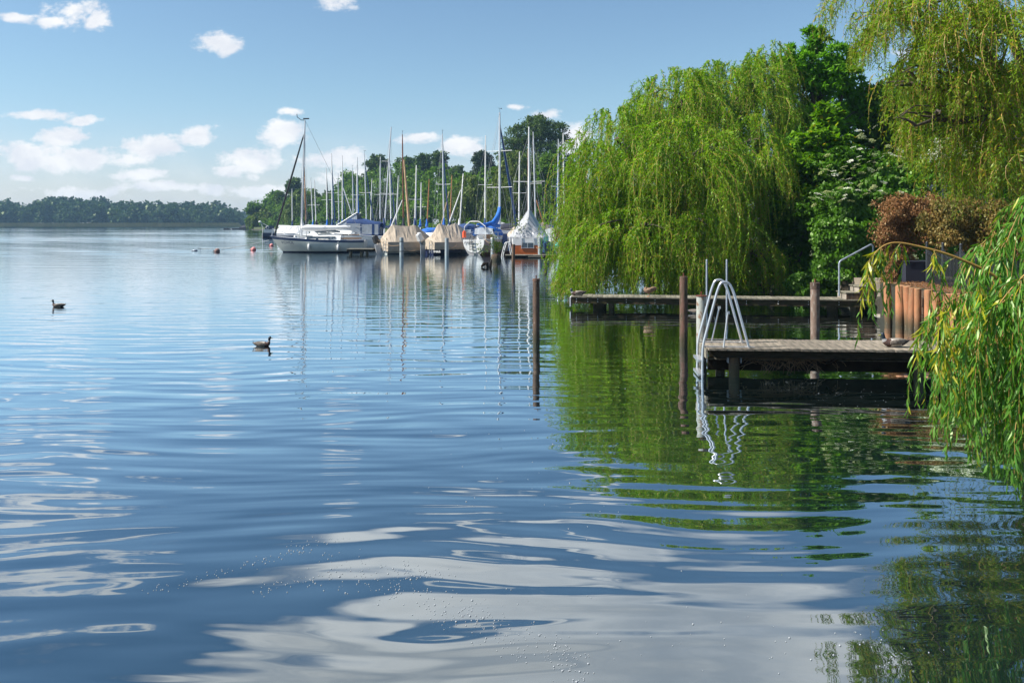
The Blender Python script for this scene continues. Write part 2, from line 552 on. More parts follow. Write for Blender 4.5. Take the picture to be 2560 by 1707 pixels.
LM['reedleaf'] = leafmat('reed_leaf', (0.10, 0.11, 0.04), (0.20, 0.18, 0.08), trans=0.3, nscale=0.1)

# water: a mirror broken by real wave slopes worked out from position
wm = bpy.data.materials.new('lake_water')
wm.use_nodes = True
wm.node_tree.nodes.clear()
t = NT(wm.node_tree)
geo = t.n('ShaderNodeNewGeometry')
pos = geo.outputs['Position']
warpn = t.v('SCALE', t.v('SUBTRACT', t.noise(t.v('MULTIPLY', pos, (0.25, 0.35, 0)), 1.0, 1, 0.5, out=1), (0.5, 0.5, 0.5)))
warpn.node.inputs['Scale'].default_value = 1.1
posw = t.v('ADD', pos, warpn)
psep = t.sep(pos)
dist = t.v('LENGTH', t.v('SUBTRACT', pos, (0, 0, 0)))
# breeze patches: long bands where the surface is rougher
band = t.ramp(t.noise(t.v('MULTIPLY', pos, (0.010, 0.045, 0)), 1.0, 3, 0.55), 0.40, 0.62, 0.35, 1.0)
farw = t.ramp(psep[1], 9.0, 34.0, 0.0, 1.0)
nearw = t.ramp(psep[1], 5.0, 30.0, 1.0, 0.15)
shel = t.m('MULTIPLY', t.ramp(psep[0], -1.0, 4.0, 1.0, 0.62), t.ramp(psep[1], 9.0, 42.0, 1.0, 0.25))
lee = t.ramp(t.m('ADD', psep[0], t.m('MULTIPLY', psep[1], 0.30)), -8.0, 8.0, 1.0, 0.35)


def height(dx, dy):
    p = t.v('ADD', posw, (dx, dy, 0))
    h1 = t.noise(t.v('MULTIPLY', p, (0.60, 3.1, 0)), 1.0, 0.8, 0.4)        # slow swell, crests across the view
    h2 = t.noise(t.v('MULTIPLY', p, (1.1, 1.5, 0)), 1.0, 0.5, 0.4)
    h3 = t.noise(t.v('MULTIPLY', p, (2.4, 7.0, 0)), 1.0, 1.0, 0.5)
    h4 = t.noise(t.v('MULTIPLY', p, (2.2, 5.0, 0)), 2.3, 2.0, 0.6)
    a = t.m('MULTIPLY', t.m('MULTIPLY', h1, 0.0185), shel)
    a = t.m('ADD', a, t.m('MULTIPLY', t.m('MULTIPLY', h2, 0.0155), nearw))
    a = t.m('ADD', a, t.m('MULTIPLY', t.m('MULTIPLY', h3, 0.0036), t.m('ADD', t.m('MULTIPLY', farw, 0.8), 0.20)))
    a = t.m('ADD', a, t.m('MULTIPLY', t.m('MULTIPLY', h4, 0.0026), t.m('MULTIPLY', t.m('MULTIPLY', farw, band), t.m('MULTIPLY', lee, t.ramp(psep[1], 70.0, 110.0, 1.0, 0.3)))))
    return a


E = 0.010
h0, hx, hy = height(0, 0), height(E, 0), height(0, E)
gx = t.m('DIVIDE', t.m('SUBTRACT', h0, hx), E)
gy = t.m('DIVIDE', t.m('SUBTRACT', h0, hy), E)
nrm = t.v('NORMALIZE', t.v('ADD', geo.outputs['Normal'], t.xyz(gx, gy, 0.0)))
fr = t.n('ShaderNodeFresnel')
fr.inputs['IOR'].default_value = 1.333
t.lk(nrm, fr.inputs['Normal'])
fac = t.m('MINIMUM', t.m('MULTIPLY', t.m('POWER', fr.outputs[0], 0.60), 1.65), 0.97)
gl = t.n('ShaderNodeBsdfGlossy')
t.lk(t.ramp(psep[1], 45.0, 260.0, 0.012, 0.05), gl.inputs['Roughness'])
gl.inputs['Color'].default_value = (0.87, 0.95, 1.0, 1)
t.lk(nrm, gl.inputs['Normal'])
df = t.n('ShaderNodeBsdfDiffuse')
df.inputs['Color'].default_value = (0.006, 0.013, 0.012, 1)
mx = t.n('ShaderNodeMixShader')
t.lk(fac, mx.inputs[0])
t.lk(df.outputs[0], mx.inputs[1])
t.lk(gl.outputs[0], mx.inputs[2])
wo_ = t.n('ShaderNodeOutputMaterial')
t.lk(mx.outputs[0], wo_.inputs[0])
M['water'] = wm

# ================================================================== SETTING
def sheet(name, pts, z, m_, depth=None, kind='structure'):
    b = MB()
    n = len(pts)
    b.add([(x, y, z) for x, y in pts], [tuple(range(n))])
    if depth is not None:
        vs = [(x, y, z) for x, y in pts] + [(x, y, depth) for x, y in pts]
        b.add(vs, [(i, i + n, (i + 1) % n + n, (i + 1) % n) for i in range(n)])
    o = b.build(name, m_)
    return tag(o, kind=kind)


sheet('lake_bed', [(-1150, -60), (1150, -60), (1150, 1400), (-1150, 1400)], -1.6, M['bed'])
sheet('water', [(-1100, -50), (1100, -50), (1100, 1350), (-1100, 1350)], 0.0, M['water'])
# open lake beyond the marina: wind waves as real geometry
ys = np.concatenate([np.arange(29.0, 78.0, 0.27), np.arange(78.0, 556.0, 0.39)])
us = np.linspace(-0.68, 0.02, 58)
YY, UU = np.meshgrid(ys, us, indexing='ij')
XX = UU * YY
rw = np.random.default_rng(17)
ZZ = np.zeros_like(YY)
for lam, sl in ((2.25, .036), (1.65, .028), (3.7, .028), (2.9, .022)):
    an = rw.normal(0, .10)
    ph = rw.uniform(0, 6.28)
    mod = 1.3 * np.sin(XX / rw.uniform(5, 9) + YY / 31 + rw.uniform(0, 6)) + 1.1 * np.sin(XX / rw.uniform(11, 23) - YY / 47 + rw.uniform(0, 6))
    am = 0.65 + 0.35 * np.sin(XX / rw.uniform(17, 33) + YY / rw.uniform(9, 19) + rw.uniform(0, 6))
    ZZ += am * sl * lam / 6.283 * np.sin(6.283 * (YY + an * XX) / lam + mod + ph)
streak = 0.62 + 0.38 * np.sin(YY / 13.0 + 0.9 * np.sin(XX / 60 + YY / 40)) * np.sin(YY / 31.0 + 1.3)
edge = np.where(YY > 90, 0.02, -0.27 + 0.29 * np.clip((YY - 70) / 20, 0, 1))
ZZ *= streak * np.clip((YY - 29) / 45, 0, 1) * np.clip((edge - UU) / 0.12, 0.0, 1) * np.clip((556 - YY) / 20, 0.1, 1)
ZZ += -0.012 + 0.045 * np.clip((YY - 29) / 45, 0.0, 1) * np.clip((edge - UU) / 0.06, 0.0, 1) * np.clip((556 - YY) / 20, 0.0, 1)
nr_, nc_ = YY.shape
idx = np.arange(nr_ * nc_).reshape(nr_, nc_)
Qw = np.stack([idx[:-1, :-1], idx[:-1, 1:], idx[1:, 1:], idx[1:, :-1]], -1).reshape(-1, 4)
tag(np_mesh('water', np.stack([XX, YY, ZZ], -1).reshape(-1, 3), Qw, M['water'], smooth=True), kind='structure')
# near bank on the right, running back to the marina shore
bank = [(6.6, -20), (6.6, 8.5), (8.2, 11.5), (9.45, 13.0), (9.45, 21.9), (10.1, 21.95), (10.1, 26.4), (8.7, 27.0), (8.4, 27.5), (7.4, 32), (8.5, 45), (9.5, 70), (8, 104),
        (-2, 117), (-14, 150), (-36, 205), (-60, 243), (-88, 288), (-92, 305), (-80, 340), (60, 520), (700, 600), (700, -20)]
rs_ = random.Random(3)
bm = MB()
n = len(bank)


def bz(p):
    x, y = p
    return 0.93 if y < 26.2 else (0.45 if y < 60 else 0.35)


bm.add([(x, y, bz((x, y))) for x, y in bank], [tuple(range(n))])
bm.add([(x, y, bz((x, y))) for x, y in bank] + [(x - (0 if y < 24 else 0.8), y, -1.2) for x, y in bank],
       [(i, i + n, (i + 1) % n + n, (i + 1) % n) for i in range(n)])
bm.m = [0] + [1] * (len(bm.m) - 1)
tag(bm.build('ground', [M['grassland'], M['bed']]), kind='structure')
sheet('bank_path', [(9.5, 12.9), (11.6, 12.9), (11.6, 21.8), (9.5, 21.8)], 0.935, M['soil'])
sheet('bank_slope', [(6.7, -20), (11.6, -20), (11.6, 12.85), (9.5, 12.85), (8.3, 11.5), (6.7, 8.5)], 0.935, M['soil'])
sheet('meadow', [(11.5, 26), (300, 26), (690, 590), (60, 515), (-79, 338), (-91.5, 304), (-87.5, 288.5), (-59.5, 243.5), (-35.5, 205.5), (-13.5, 150.5), (-1.5, 117.5), (8.3, 104.5), (10, 70), (9, 45), (8, 32)], 0.96, M['grassland'], 0.2)
# far shore
far = [(-1100, 590), (-330, 560), (-230, 548), (-160, 545), (-120, 556), (-95, 590), (-70, 760), (200, 800), (1100, 700), (1100, 1340), (-1100, 1340)]
sheet('far_shore', far, 0.5, M['grassland'], -1.0)


# ================================================================== VEGETATION
def unit(v):
    return v / np.maximum(np.linalg.norm(v, axis=-1, keepdims=True), 1e-9)


def leaf_quads(pos, d, wd, ln, wi, bend=0.0):
    """rhombic leaves: pos base (n,3), d direction, wd width direction"""
    n = len(pos)
    ln = np.broadcast_to(np.asarray(ln, dtype=float), (n,))[:, None]
    wi = np.broadcast_to(np.asarray(wi, dtype=float), (n,))[:, None]
    nor = unit(np.cross(d, wd))
    mid = pos + d * ln * 0.42 + nor * ln * bend
    V = np.empty((n, 4, 3))
    V[:, 0] = pos
    V[:, 1] = mid + wd * wi * 0.5
    V[:, 2] = pos + d * ln
    V[:, 3] = mid - wd * wi * 0.5
    Q = np.arange(n * 4).reshape(n, 4)
    return V.reshape(-1, 3), Q


def strands(rng, A, L, out, spacing=0.03, ll=0.09, lw=0.014, spread=0.55, reach=0.28, stem=0.006, zmin=None, segs=6):
    """hanging willow shoots with their leaves: returns (leafV, leafQ, stemV, stemQ)"""
    n = len(A)
    k = np.maximum(3, (L / spacing).astype(int))
    sid = np.repeat(np.arange(n), k)
    off = np.concatenate([[0], np.cumsum(k)[:-1]])
    tt = (np.arange(len(sid)) - off[sid] + rng.random(len(sid)) * 0.8) / k[sid]
    ph = rng.random(n) * 6.28
    amp = rng.normal(0, 0.075, (n, 2))
    rr = reach * L * rng.uniform(0.3, 1.3, n)

    def path(i, t_):
        h = rr[i] * (1 - np.exp(-3.2 * t_))
        up = 0.10 * L[i] * np.sin(np.clip(t_ * 4.2, 0, np.pi)) * 0.6
        z = A[i, 2] + up - L[i] * t_ ** 1.25
        x = A[i, 0] + out[i, 0] * h + amp[i, 0] * np.sin(t_ * 5 + ph[i]) * L[i]
        y = A[i, 1] + out[i, 1] * h + amp[i, 1] * np.sin(t_ * 4 + ph[i] * 2) * L[i]
        return np.stack([x, y, z], -1)
    p = path(sid, tt)
    p2 = path(sid, tt + 0.02)
    tg = unit(p2 - p)
    side = rng.normal(0, 1, (len(sid), 3))
    d = unit(tg * 0.75 + unit(side) * spread + np.array([0, 0, -0.25]))
    wd = unit(np.cross(d, rng.normal(0, 1, (len(sid), 3))))
    size = rng.uniform(0.65, 1.25, len(sid)) * np.clip(1.25 - 0.6 * tt, 0.5, 1.2)
    keep = np.ones(len(sid), bool)
    if zmin is not None:
        keep = p[:, 2] > zmin
    LV, LQ = leaf_quads(p[keep], d[keep], wd[keep], ll * size[keep], lw * size[keep] * rng.uniform(0.8, 1.3, keep.sum()))
    # stems: flat ribbons
    ts = np.linspace(0, 1, segs + 1)
    I = np.repeat(np.arange(n), segs + 1)
    T = np.tile(ts, n)
    sp = path(I, T).reshape(n, segs + 1, 3)
    if zmin is not None:
        sp[..., 2] = np.maximum(sp[..., 2], zmin)
    wv = unit(np.stack([rng.normal(0, 1, n), rng.normal(0, 0.4, n), np.zeros(n)], -1))[:, None, :] * (stem * (1.15 - ts)[None, :, None])
    SV = np.stack([sp - wv, sp + wv], 2).reshape(-1, 3)
    base = (np.arange(n) * (segs + 1) * 2)[:, None] + np.arange(segs)[None, :] * 2
    SQ = np.stack([base, base + 1, base + 3, base + 2], -1).reshape(-1, 4)
    return LV, LQ, SV, SQ


def dome(rng, n, c, rx, ry, drop, zbot, lmin=1.0, lmax=3.5, rim=0.35, per=6):
    """start points of shoots spread over a dome in bunches; c = its top"""
    nc = max(3, n // per)
    a0 = rng.random(nc) * 2 * np.pi
    r0 = np.sqrt(rng.random(nc))
    nr = int(nc * rim)
    r0[:nr] = rng.uniform(0.8, 1.0, nr)
    ci = rng.integers(0, nc, n)
    sprd = 0.13 / max(rx, 0.5)
    a = a0[ci] + rng.normal(0, sprd, n)
    r = np.clip(r0[ci] + rng.normal(0, sprd, n), 0, 1.05)
    x = c[0] + rx * r * np.cos(a)
    y = c[1] + ry * r * np.sin(a)
    lump = 0.10 * drop * np.sin(a * 5 + c[0]) + 0.08 * drop * np.sin(a * 9 + 2)
    z = c[2] - drop * r ** 2.4 + lump * r
    # most shoots start on the dome, some lower down inside it
    low = (rng.random(nc) < 0.45)[ci]
    z = np.where(low, z - (rng.random(nc)[ci] * 0.95 + rng.random(n) * 0.05) * np.maximum(0, (z - zbot) * 0.75), z)
    x = np.where(low, x + 0.06 * rx * np.cos(a), x)
    A = np.stack([x, y, z], -1)
    L = (rng.uniform(lmin, lmax, nc)[ci]) * rng.uniform(0.55, 1.1, n)
    L = np.minimum(L, np.maximum(0.4, (z - zbot) * rng.uniform(0.9, 1.02, n)))
    out = np.stack([np.cos(a), np.sin(a)], -1) * (0.3 + r[:, None])
    return A, L, out


def cat_(parts):
    Vs, Qs, b = [], [], 0
    for V, Q in parts:
        Vs.append(V)
        Qs.append(Q + b)
        b += len(V)
    return np.concatenate(Vs), np.concatenate(Qs)


def limb(mb, a, b, r0, r1, rng, n=6, wob=0.08, sag=0.0, sides=7):
    a, b = Vector(a), Vector(b)
    L_ = (b - a).length
    pts, rad = [], []
    for i in range(n + 1):
        f = i / n
        p = a.lerp(b, f)
        j = wob * L_ * math.sin(f * math.pi)
        p += Vector((rng.uniform(-j, j), rng.uniform(-j, j), rng.uniform(-j, j) * 0.5 + sag * math.sin(f * math.pi) * L_))
        pts.append(p)
        rad.append(r0 + (r1 - r0) * f)
    mb.tube(pts, rad, sides)
    return pts


def willow_tree(name, label, base, trunk_r, lobes, leafm, seed, spacing=0.03, ll=0.09, lw=0.015, lmin=1, lmax=3.5, stem=0.006,
                stemm='twig_d', group=None, fork=2.2, trunk=True, spread=0.55):
    """lobes: (top point, rx, ry, drop, zbot, n)"""
    rng = np.random.default_rng(seed)
    pr = random.Random(seed)
    root = empty(name, base, 0, label, 'tree', group)
    b = Vector(base)
    if trunk:
        tm = MB()
        fk = b + Vector((0, 0, fork))
        tm.tube([b + Vector((0, 0, -0.6)), b + Vector((0, 0, 0.25)), b.lerp(fk, 0.5) + Vector((0.08, 0, 0)), fk], [trunk_r * 1.5, trunk_r * 1.1, trunk_r, trunk_r * 0.9], 10)
        for (c, rx, ry, drop, zb, n_) in lobes:
            c = Vector(c)
            if c.z < fork * 0.8: continue
            pts = limb(tm, fk, c - Vector((0, 0, drop * 0.45 + 0.25)), trunk_r * 0.5, trunk_r * 0.06, pr, 7, 0.06, 0.03)
            for q in range(5):
                s_ = pts[pr.randint(3, 7)]
                th = pr.uniform(0, 6.28)
                e = Vector((c.x + rx * 0.8 * math.cos(th), c.y + ry * 0.8 * math.sin(th), c.z - drop * 0.75))
                limb(tm, s_, e, trunk_r * 0.10, trunk_r * 0.03, pr, 5, 0.06, 0.10, 5)
        tm.build('trunk', M['bark'], root).matrix_parent_inverse = Matrix.Translation(-b)
    lp, sp = [], []
    for (c, rx, ry, drop, zb, n_) in lobes:
        A, L, out = dome(rng, n_, c, rx, ry, drop, zb, lmin, lmax)
        LV, LQ, SV, SQ = strands(rng, A, L, out, spacing, ll, lw, stem=stem, zmin=0.03, spread=spread)
        lp.append((LV, LQ)); sp.append((SV, SQ))
    V, Q = cat_(lp)
    o = np_mesh('crown', V - np.array(base), Q, leafm, root)
    V, Q = cat_(sp)
    np_mesh('twigs', V - np.array(base), Q, M[stemm], root)
    return root


def blob_crown(rng, lobes, nblob, nleaf, size, asp=0.55, shell=0.55, sub=(0.22, 0.42), updown=0.35, flat=0.75, fill=0.25):
    """lobes (centre, (rx, ry, rz)). Leaf clumps over the shell of each lobe, leaves over the shell of each clump."""
    tot = sum(r[0] * r[2] for c, r in lobes)
    parts = []
    for c, r in lobes:
        share = r[0] * r[2] / tot
        nb = max(4, int(nblob * share))
        nl = int(nleaf * share)
        dr = unit(rng.normal(0, 1, (nb, 3)))
        rr = rng.uniform(shell, 1.0, nb)[:, None]
        bc = np.array(c) + dr * rr * np.array(r)
        br = rng.uniform(sub[0], sub[1], nb) * min(r[0], r[2]) * (1.25 - 0.5 * rr[:, 0])
        i = rng.integers(0, nb, nl)
        d2 = unit(rng.normal(0, 1, (nl, 3)) + np.array([0, 0, 0.25]))
        q = rng.random(nl) ** 0.45
        p = bc[i] + d2 * (br[i] * q)[:, None] * np.array([1.15, 1.15, flat])
        k_ = int(nl * fill)
        if k_:
            df_ = unit(rng.normal(0, 1, (k_, 3)))
            rad_ = rng.random(k_)[:, None] ** 0.4 * (0.86 + 0.10 * np.sin(df_[:, :1] * 7) + 0.08 * np.sin(df_[:, 2:] * 9 + 1))
            p[:k_] = np.array(c) + df_ * rad_ * np.array(r)
        nor = unit(d2 * 0.6 + rng.normal(0, 0.6, (nl, 3)) + np.array([0, 0, updown]))
        dd = unit(np.cross(nor, rng.normal(0, 1, (nl, 3))))
        wd = unit(np.cross(nor, dd))
        s = size * rng.uniform(0.6, 1.35, nl)
        parts.append(leaf_quads(p, dd, wd, s, s * asp, 0.08))
    return cat_(parts)


def leafy_tree(name, label, base, h0, trunk_r, lobes, leafm, seed, nblob=60, nleaf=9000, size=0.3, group=None, cat='tree', trunk=True, bark='bark', flat=0.75, asp=0.55,
               shell=0.55, sub=(0.22, 0.42), updown=0.35, fill_=0.25):
    rng = np.random.default_rng(seed)
    pr = random.Random(seed)
    root = empty(name, base, 0, label, cat, group)
    b = Vector(base)
    if trunk:
        tm = MB()
        fk = Vector((0, 0, h0))
        tm.tube([Vector((0, 0, -0.5)), Vector((0, 0, 0.1)), fk * 0.5, fk], [trunk_r * 1.4, trunk_r * 1.1, trunk_r * 0.95, trunk_r * 0.85], 8)
        for c, r in lobes:
            e = Vector(c) - b
            limb(tm, fk * pr.uniform(0.7, 1), e + Vector((0, 0, r[2] * 0.4)), trunk_r * 0.6, trunk_r * 0.1, pr, 5, 0.07, 0.0, 6)
            for q in range(4):
                dv = Vector((pr.uniform(-1, 1) * r[0], pr.uniform(-1, 1) * r[1], pr.uniform(-.3, .9) * r[2])) * 0.75
                limb(tm, fk.lerp(e, pr.uniform(0.3, 0.9)), e + dv, trunk_r * 0.25, trunk_r * 0.06, pr, 4, 0.08, 0, 5)
        tm.build('trunk', M[bark], root)
    V, Q = blob_crown(rng, lobes, nblob, nleaf, size, asp, shell, sub, updown, flat, fill_)
    np_mesh('crown', V - np.array(base), Q, leafm, root)
    return root


def E3(x, y, Y, rx, rz, ry=None):
    """lobe given by its centre pixel, distance and pixel half-sizes"""
    p = P(x, y, Y)
    k = Y / F
    return (tuple(p), (rx * k, (ry if ry is not None else rx * k), rz * k))


def WL(x, top, Y, rx, ry, drop, bot, n_):
    """willow lobe from pixels: crown top at (x, top), half-width rx, drop of the dome, bottom pixel"""
    k = Y / F
    p = P(x, top, Y)
    return (tuple(p), rx * k, ry, drop * k, max(0.03, P(x, bot, Y).z), n_)


# ---- the great weeping willow in the middle
willow_tree('weeping_willow', 'huge weeping willow hanging to the water behind the long jetty', (P(1720, 600, 30.0).x, 30.5, 0.4), 0.42, [
    WL(1538, 262, 28.6, 120, 1.9, 150, 730, 476),
    WL(1700, 292, 26.9, 165, 1.5, 110, 728, 799),
    WL(1700, 170, 30.5, 120, 1.9, 100, 470, 533),
    WL(1620, 195, 31.0, 55, 1.2, 120, 450, 190),
    WL(1860, 135, 31.5, 110, 1.6, 120, 520, 495),
    WL(1930, 100, 32.5, 42, 0.9, 80, 400, 114),
    WL(1880, 285, 28.4, 68, 1.1, 90, 560, 285),
    WL(1800, 330, 28.0, 90, 1.2, 120, 600, 285),
    WL(1492, 345, 28.6, 58, 1.1, 160, 725, 323),
    WL(1462, 470, 28.2, 36, 0.8, 100, 725, 209),
    WL(1436, 650, 27.6, 48, 0.8, 50, 738, 228),
    WL(1575, 520, 26.3, 150, 1.0, 70, 736, 495),
    WL(1740, 520, 26.2, 70, 0.8, 60, 736, 228),
    WL(1905, 600, 27.6, 72, 1.0, 60, 742, 285),
    WL(1830, 640, 28.8, 60, 1.0, 40, 742, 114),
    WL(1600, 400, 29.6, 150, 1.4, 100, 730, 180),
    WL(1590, 640, 27.0, 165, .8, 30, 741, 260),
    WL(1760, 640, 27.4, 120, .8, 30, 741, 160),
    WL(1780, 400, 30.4, 130, 1.4, 100, 730, 260),
    WL(1700, 240, 31.6, 150, 1.2, 80, 520, 160),
    WL(1800, 150, 31.8, 90, 1.0, 90, 500, 330),
    WL(1900, 130, 32.2, 70, 1.0, 90, 480, 260),
], LM['willow'], 11, spacing=0.022, ll=0.105, lw=0.023, lmin=0.8, lmax=3.6, stem=0.007, stemm='twig', spread=0.85)

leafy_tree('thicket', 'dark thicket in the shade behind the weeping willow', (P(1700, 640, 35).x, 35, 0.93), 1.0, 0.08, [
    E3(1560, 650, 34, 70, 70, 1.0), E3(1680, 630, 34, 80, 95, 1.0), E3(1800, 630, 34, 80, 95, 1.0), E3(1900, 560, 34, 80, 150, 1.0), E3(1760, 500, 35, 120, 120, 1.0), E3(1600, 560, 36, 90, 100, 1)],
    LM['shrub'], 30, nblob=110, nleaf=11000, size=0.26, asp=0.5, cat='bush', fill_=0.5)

# ---- golden willow on the right bank whose boughs reach over the frame
T2 = P(2592, 500, 16.5)
willow_tree('golden_willow', 'golden-green willow with a dark trunk leaning over the right bank', (T2.x, 16.5, 0.93), 0.30, [
    WL(2420, -330, 15.5, 330, 2.3, 300, 60, 330),
    WL(2310, -40, 14.8, 130, 1.5, 90, 150, 420),
    WL(2220, -30, 15.2, 70, 1.0, 50, 110, 170),
    WL(2440, 10, 14.2, 130, 1.6, 110, 300, 420),
    WL(2330, 110, 15.4, 70, 1.2, 70, 260, 120),
    WL(2430, 170, 15.0, 110, 1.5, 90, 400, 330),
    WL(2390, 290, 15.0, 60, 1.2, 60, 430, 50),
    WL(2490, 300, 14.6, 85, 1.4, 80, 500, 240),
    WL(2530, 160, 15.6, 60, 1.4, 80, 560, 190),
    WL(2290, 250, 14.2, 60, 0.7, 60, 420, 14),
    WL(2240, 150, 14.4, 60, 0.7, 60, 330, 10),
    WL(2700, -400, 15.0, 330, 2.8, 260, 700, 300),
], LM['willow_g'], 23, spacing=0.026, ll=0.09, lw=0.018, lmin=0.35, lmax=1.9, stem=0.006, stemm='twig', fork=3.6, spread=0.95)

# ---- trees and shrubs between the willow and the right bank
leafy_tree('ash_tree', 'bright green ash tree rising pointed behind the weeping willow', (P(2050, 600, 33).x, 33, 0.93), 3.0, 0.22, [
    E3(2045, 190, 33, 95, 80, 1.5), E3(2040, 105, 33, 34, 50, 0.5), E3(2110, 170, 33.5, 55, 60, 1), E3(1985, 170, 32.8, 55, 60, 0.9), E3(2030, 320, 33.5, 120, 90, 1.7), E3(2150, 270, 33.8, 70, 70, 1.2)],
    LM['ash'], 31, nblob=420, nleaf=32000, size=0.20, asp=0.34, flat=0.6, sub=(0.09, 0.2), shell=0.35, fill_=0.15)
leafy_tree('maple_tree', 'young maple with yellow-green tips in front of the dark trees', (P(2060, 700, 28.6).x, 28.6, 0.93), 2.0, 0.10, [
    E3(2070, 300, 28.6, 40, 55, .6), E3(2055, 350, 28.4, 75, 40, 1), E3(2040, 410, 28.2, 75, 40, 1), E3(2090, 400, 28.6, 60, 50, 1), E3(2030, 470, 28.2, 70, 40, .8)],
    LM['maple'], 32, nblob=120, nleaf=9000, size=0.16, asp=0.8, flat=0.35, updown=1.2, sub=(0.15, 0.32))
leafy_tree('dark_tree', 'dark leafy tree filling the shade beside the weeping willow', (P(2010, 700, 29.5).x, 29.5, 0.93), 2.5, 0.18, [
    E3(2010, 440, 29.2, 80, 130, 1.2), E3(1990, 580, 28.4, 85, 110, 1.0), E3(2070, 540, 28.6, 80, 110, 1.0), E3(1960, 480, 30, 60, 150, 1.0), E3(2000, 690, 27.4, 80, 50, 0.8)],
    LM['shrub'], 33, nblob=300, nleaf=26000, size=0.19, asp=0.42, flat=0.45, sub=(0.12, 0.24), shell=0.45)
leafy_tree('birch_tree', 'green hanging birch standing behind the elder bush', (P(2210, 600, 34).x, 34, 0.93), 3, 0.2, [
    E3(2185, 290, 34, 80, 90, 1.4), E3(2290, 270, 35, 90, 110, 1.5), E3(2230, 400, 34, 120, 80, 1.4), E3(2400, 300, 36, 100, 120, 1.5), E3(2520, 290, 36, 100, 150, 1.5)],
    LM['mid'], 34, nblob=340, nleaf=38000, size=0.22, asp=0.4, sub=(0.14, 0.28), fill_=0.3)
elder = leafy_tree('elder_bush', 'elder bush dotted with flat cream flower heads', (P(2160, 700, 27.0).x, 27.0, 0.93), 1.5, 0.10, [
    E3(2120, 430, 27, 90, 70, 1.0), E3(2080, 520, 26.6, 90, 60, 0.9), E3(2180, 430, 27.2, 100, 60, 1.0), E3(2150, 500, 26.6, 110, 60, 0.9), E3(2240, 440, 27.4, 70, 60, 0.8)],
    LM['shrub'], 35, nblob=240, nleaf=20000, size=0.15, asp=0.45, cat='bush', flat=0.4, updown=1.0, sub=(0.12, 0.24))
fl = MB()
rf = random.Random(5)
for i in range(26):
    a, r_ = rf.uniform(0, 6.28), 0.075 * math.sqrt(rf.random())
    x, y = r_ * math.cos(a), r_ * math.sin(a)
    z = 0.012 - (x * x + y * y) * 2 + rf.uniform(-.008, .008)
    s_ = rf.uniform(0.012, 0.02)
    fl.add([(x - s_, y, z), (x, y - s_, z + .004), (x + s_, y, z), (x, y + s_, z + .004)], [(0, 1, 2, 3)])
fme = fl.mesh('flower_head', LM['petal'])
FP = [(2188, 317), (2152, 340), (2160, 343), (2172, 350), (2180, 352), (2190, 380), (2210, 385), (2226, 384), (2235, 389), (2248, 392), (2258, 397), (2185, 388), (2172, 405), (2187, 407), (2150, 373), (2142, 413),
      (2133, 421), (2177, 425), (2155, 433), (2083, 428), (2070, 438), (2088, 437), (2100, 434), (2104, 450), (2101, 470), (2115, 471), (2113, 488), (2045, 485), (2067, 480), (2060, 484),
      (2030, 495), (2078, 494), (2050, 497), (2035, 513), (2100, 503), (2126, 403), (2068, 425), (2205, 393), (2260, 411), (2266, 421), (2178, 513), (2165, 485), (2198, 423), (2250, 376), (2146, 327), (2300, 365)]
for q_ in range(34):
    FP.append((rf.uniform(2050, 2255), rf.uniform(345, 505)))
for x, y in FP:
    p = P(x, y, 25.0 if y > 460 else 25.3) - Vector(elder.location)
    k = rf.uniform(0.9, 1.5)
    inst('flower_head', fme, elder, p, (rf.uniform(0.1, 0.6), rf.uniform(-.3, .3), rf.uniform(0, 6)), (k, k, k))
leafy_tree('flowering_bush', 'bush speckled with small white blossom behind the hanging willow shoots', (P(2400, 600, 27).x, 27, 0.93), 1.5, 0.08, [
    E3(2370, 400, 27, 70, 60, 0.9), E3(2440, 400, 27, 70, 60, 0.9), E3(2500, 430, 27, 70, 60, 0.9)], LM['shrub'], 36, nblob=90, nleaf=8000, size=0.12, cat='bush')
rng = np.random.default_rng(44)
V, Q = blob_crown(rng, [E3(2390, 375, 26.0, 75, 35, 0.3), E3(2340, 385, 26.0, 40, 30, 0.3)], 45, 1100, 0.055, 0.9)
tag(np_mesh('blossom', V, Q, LM['petal'], bpy.data.objects['flowering_bush']), kind='stuff').matrix_parent_inverse = Matrix.Translation(-bpy.data.objects['flowering_bush'].location)


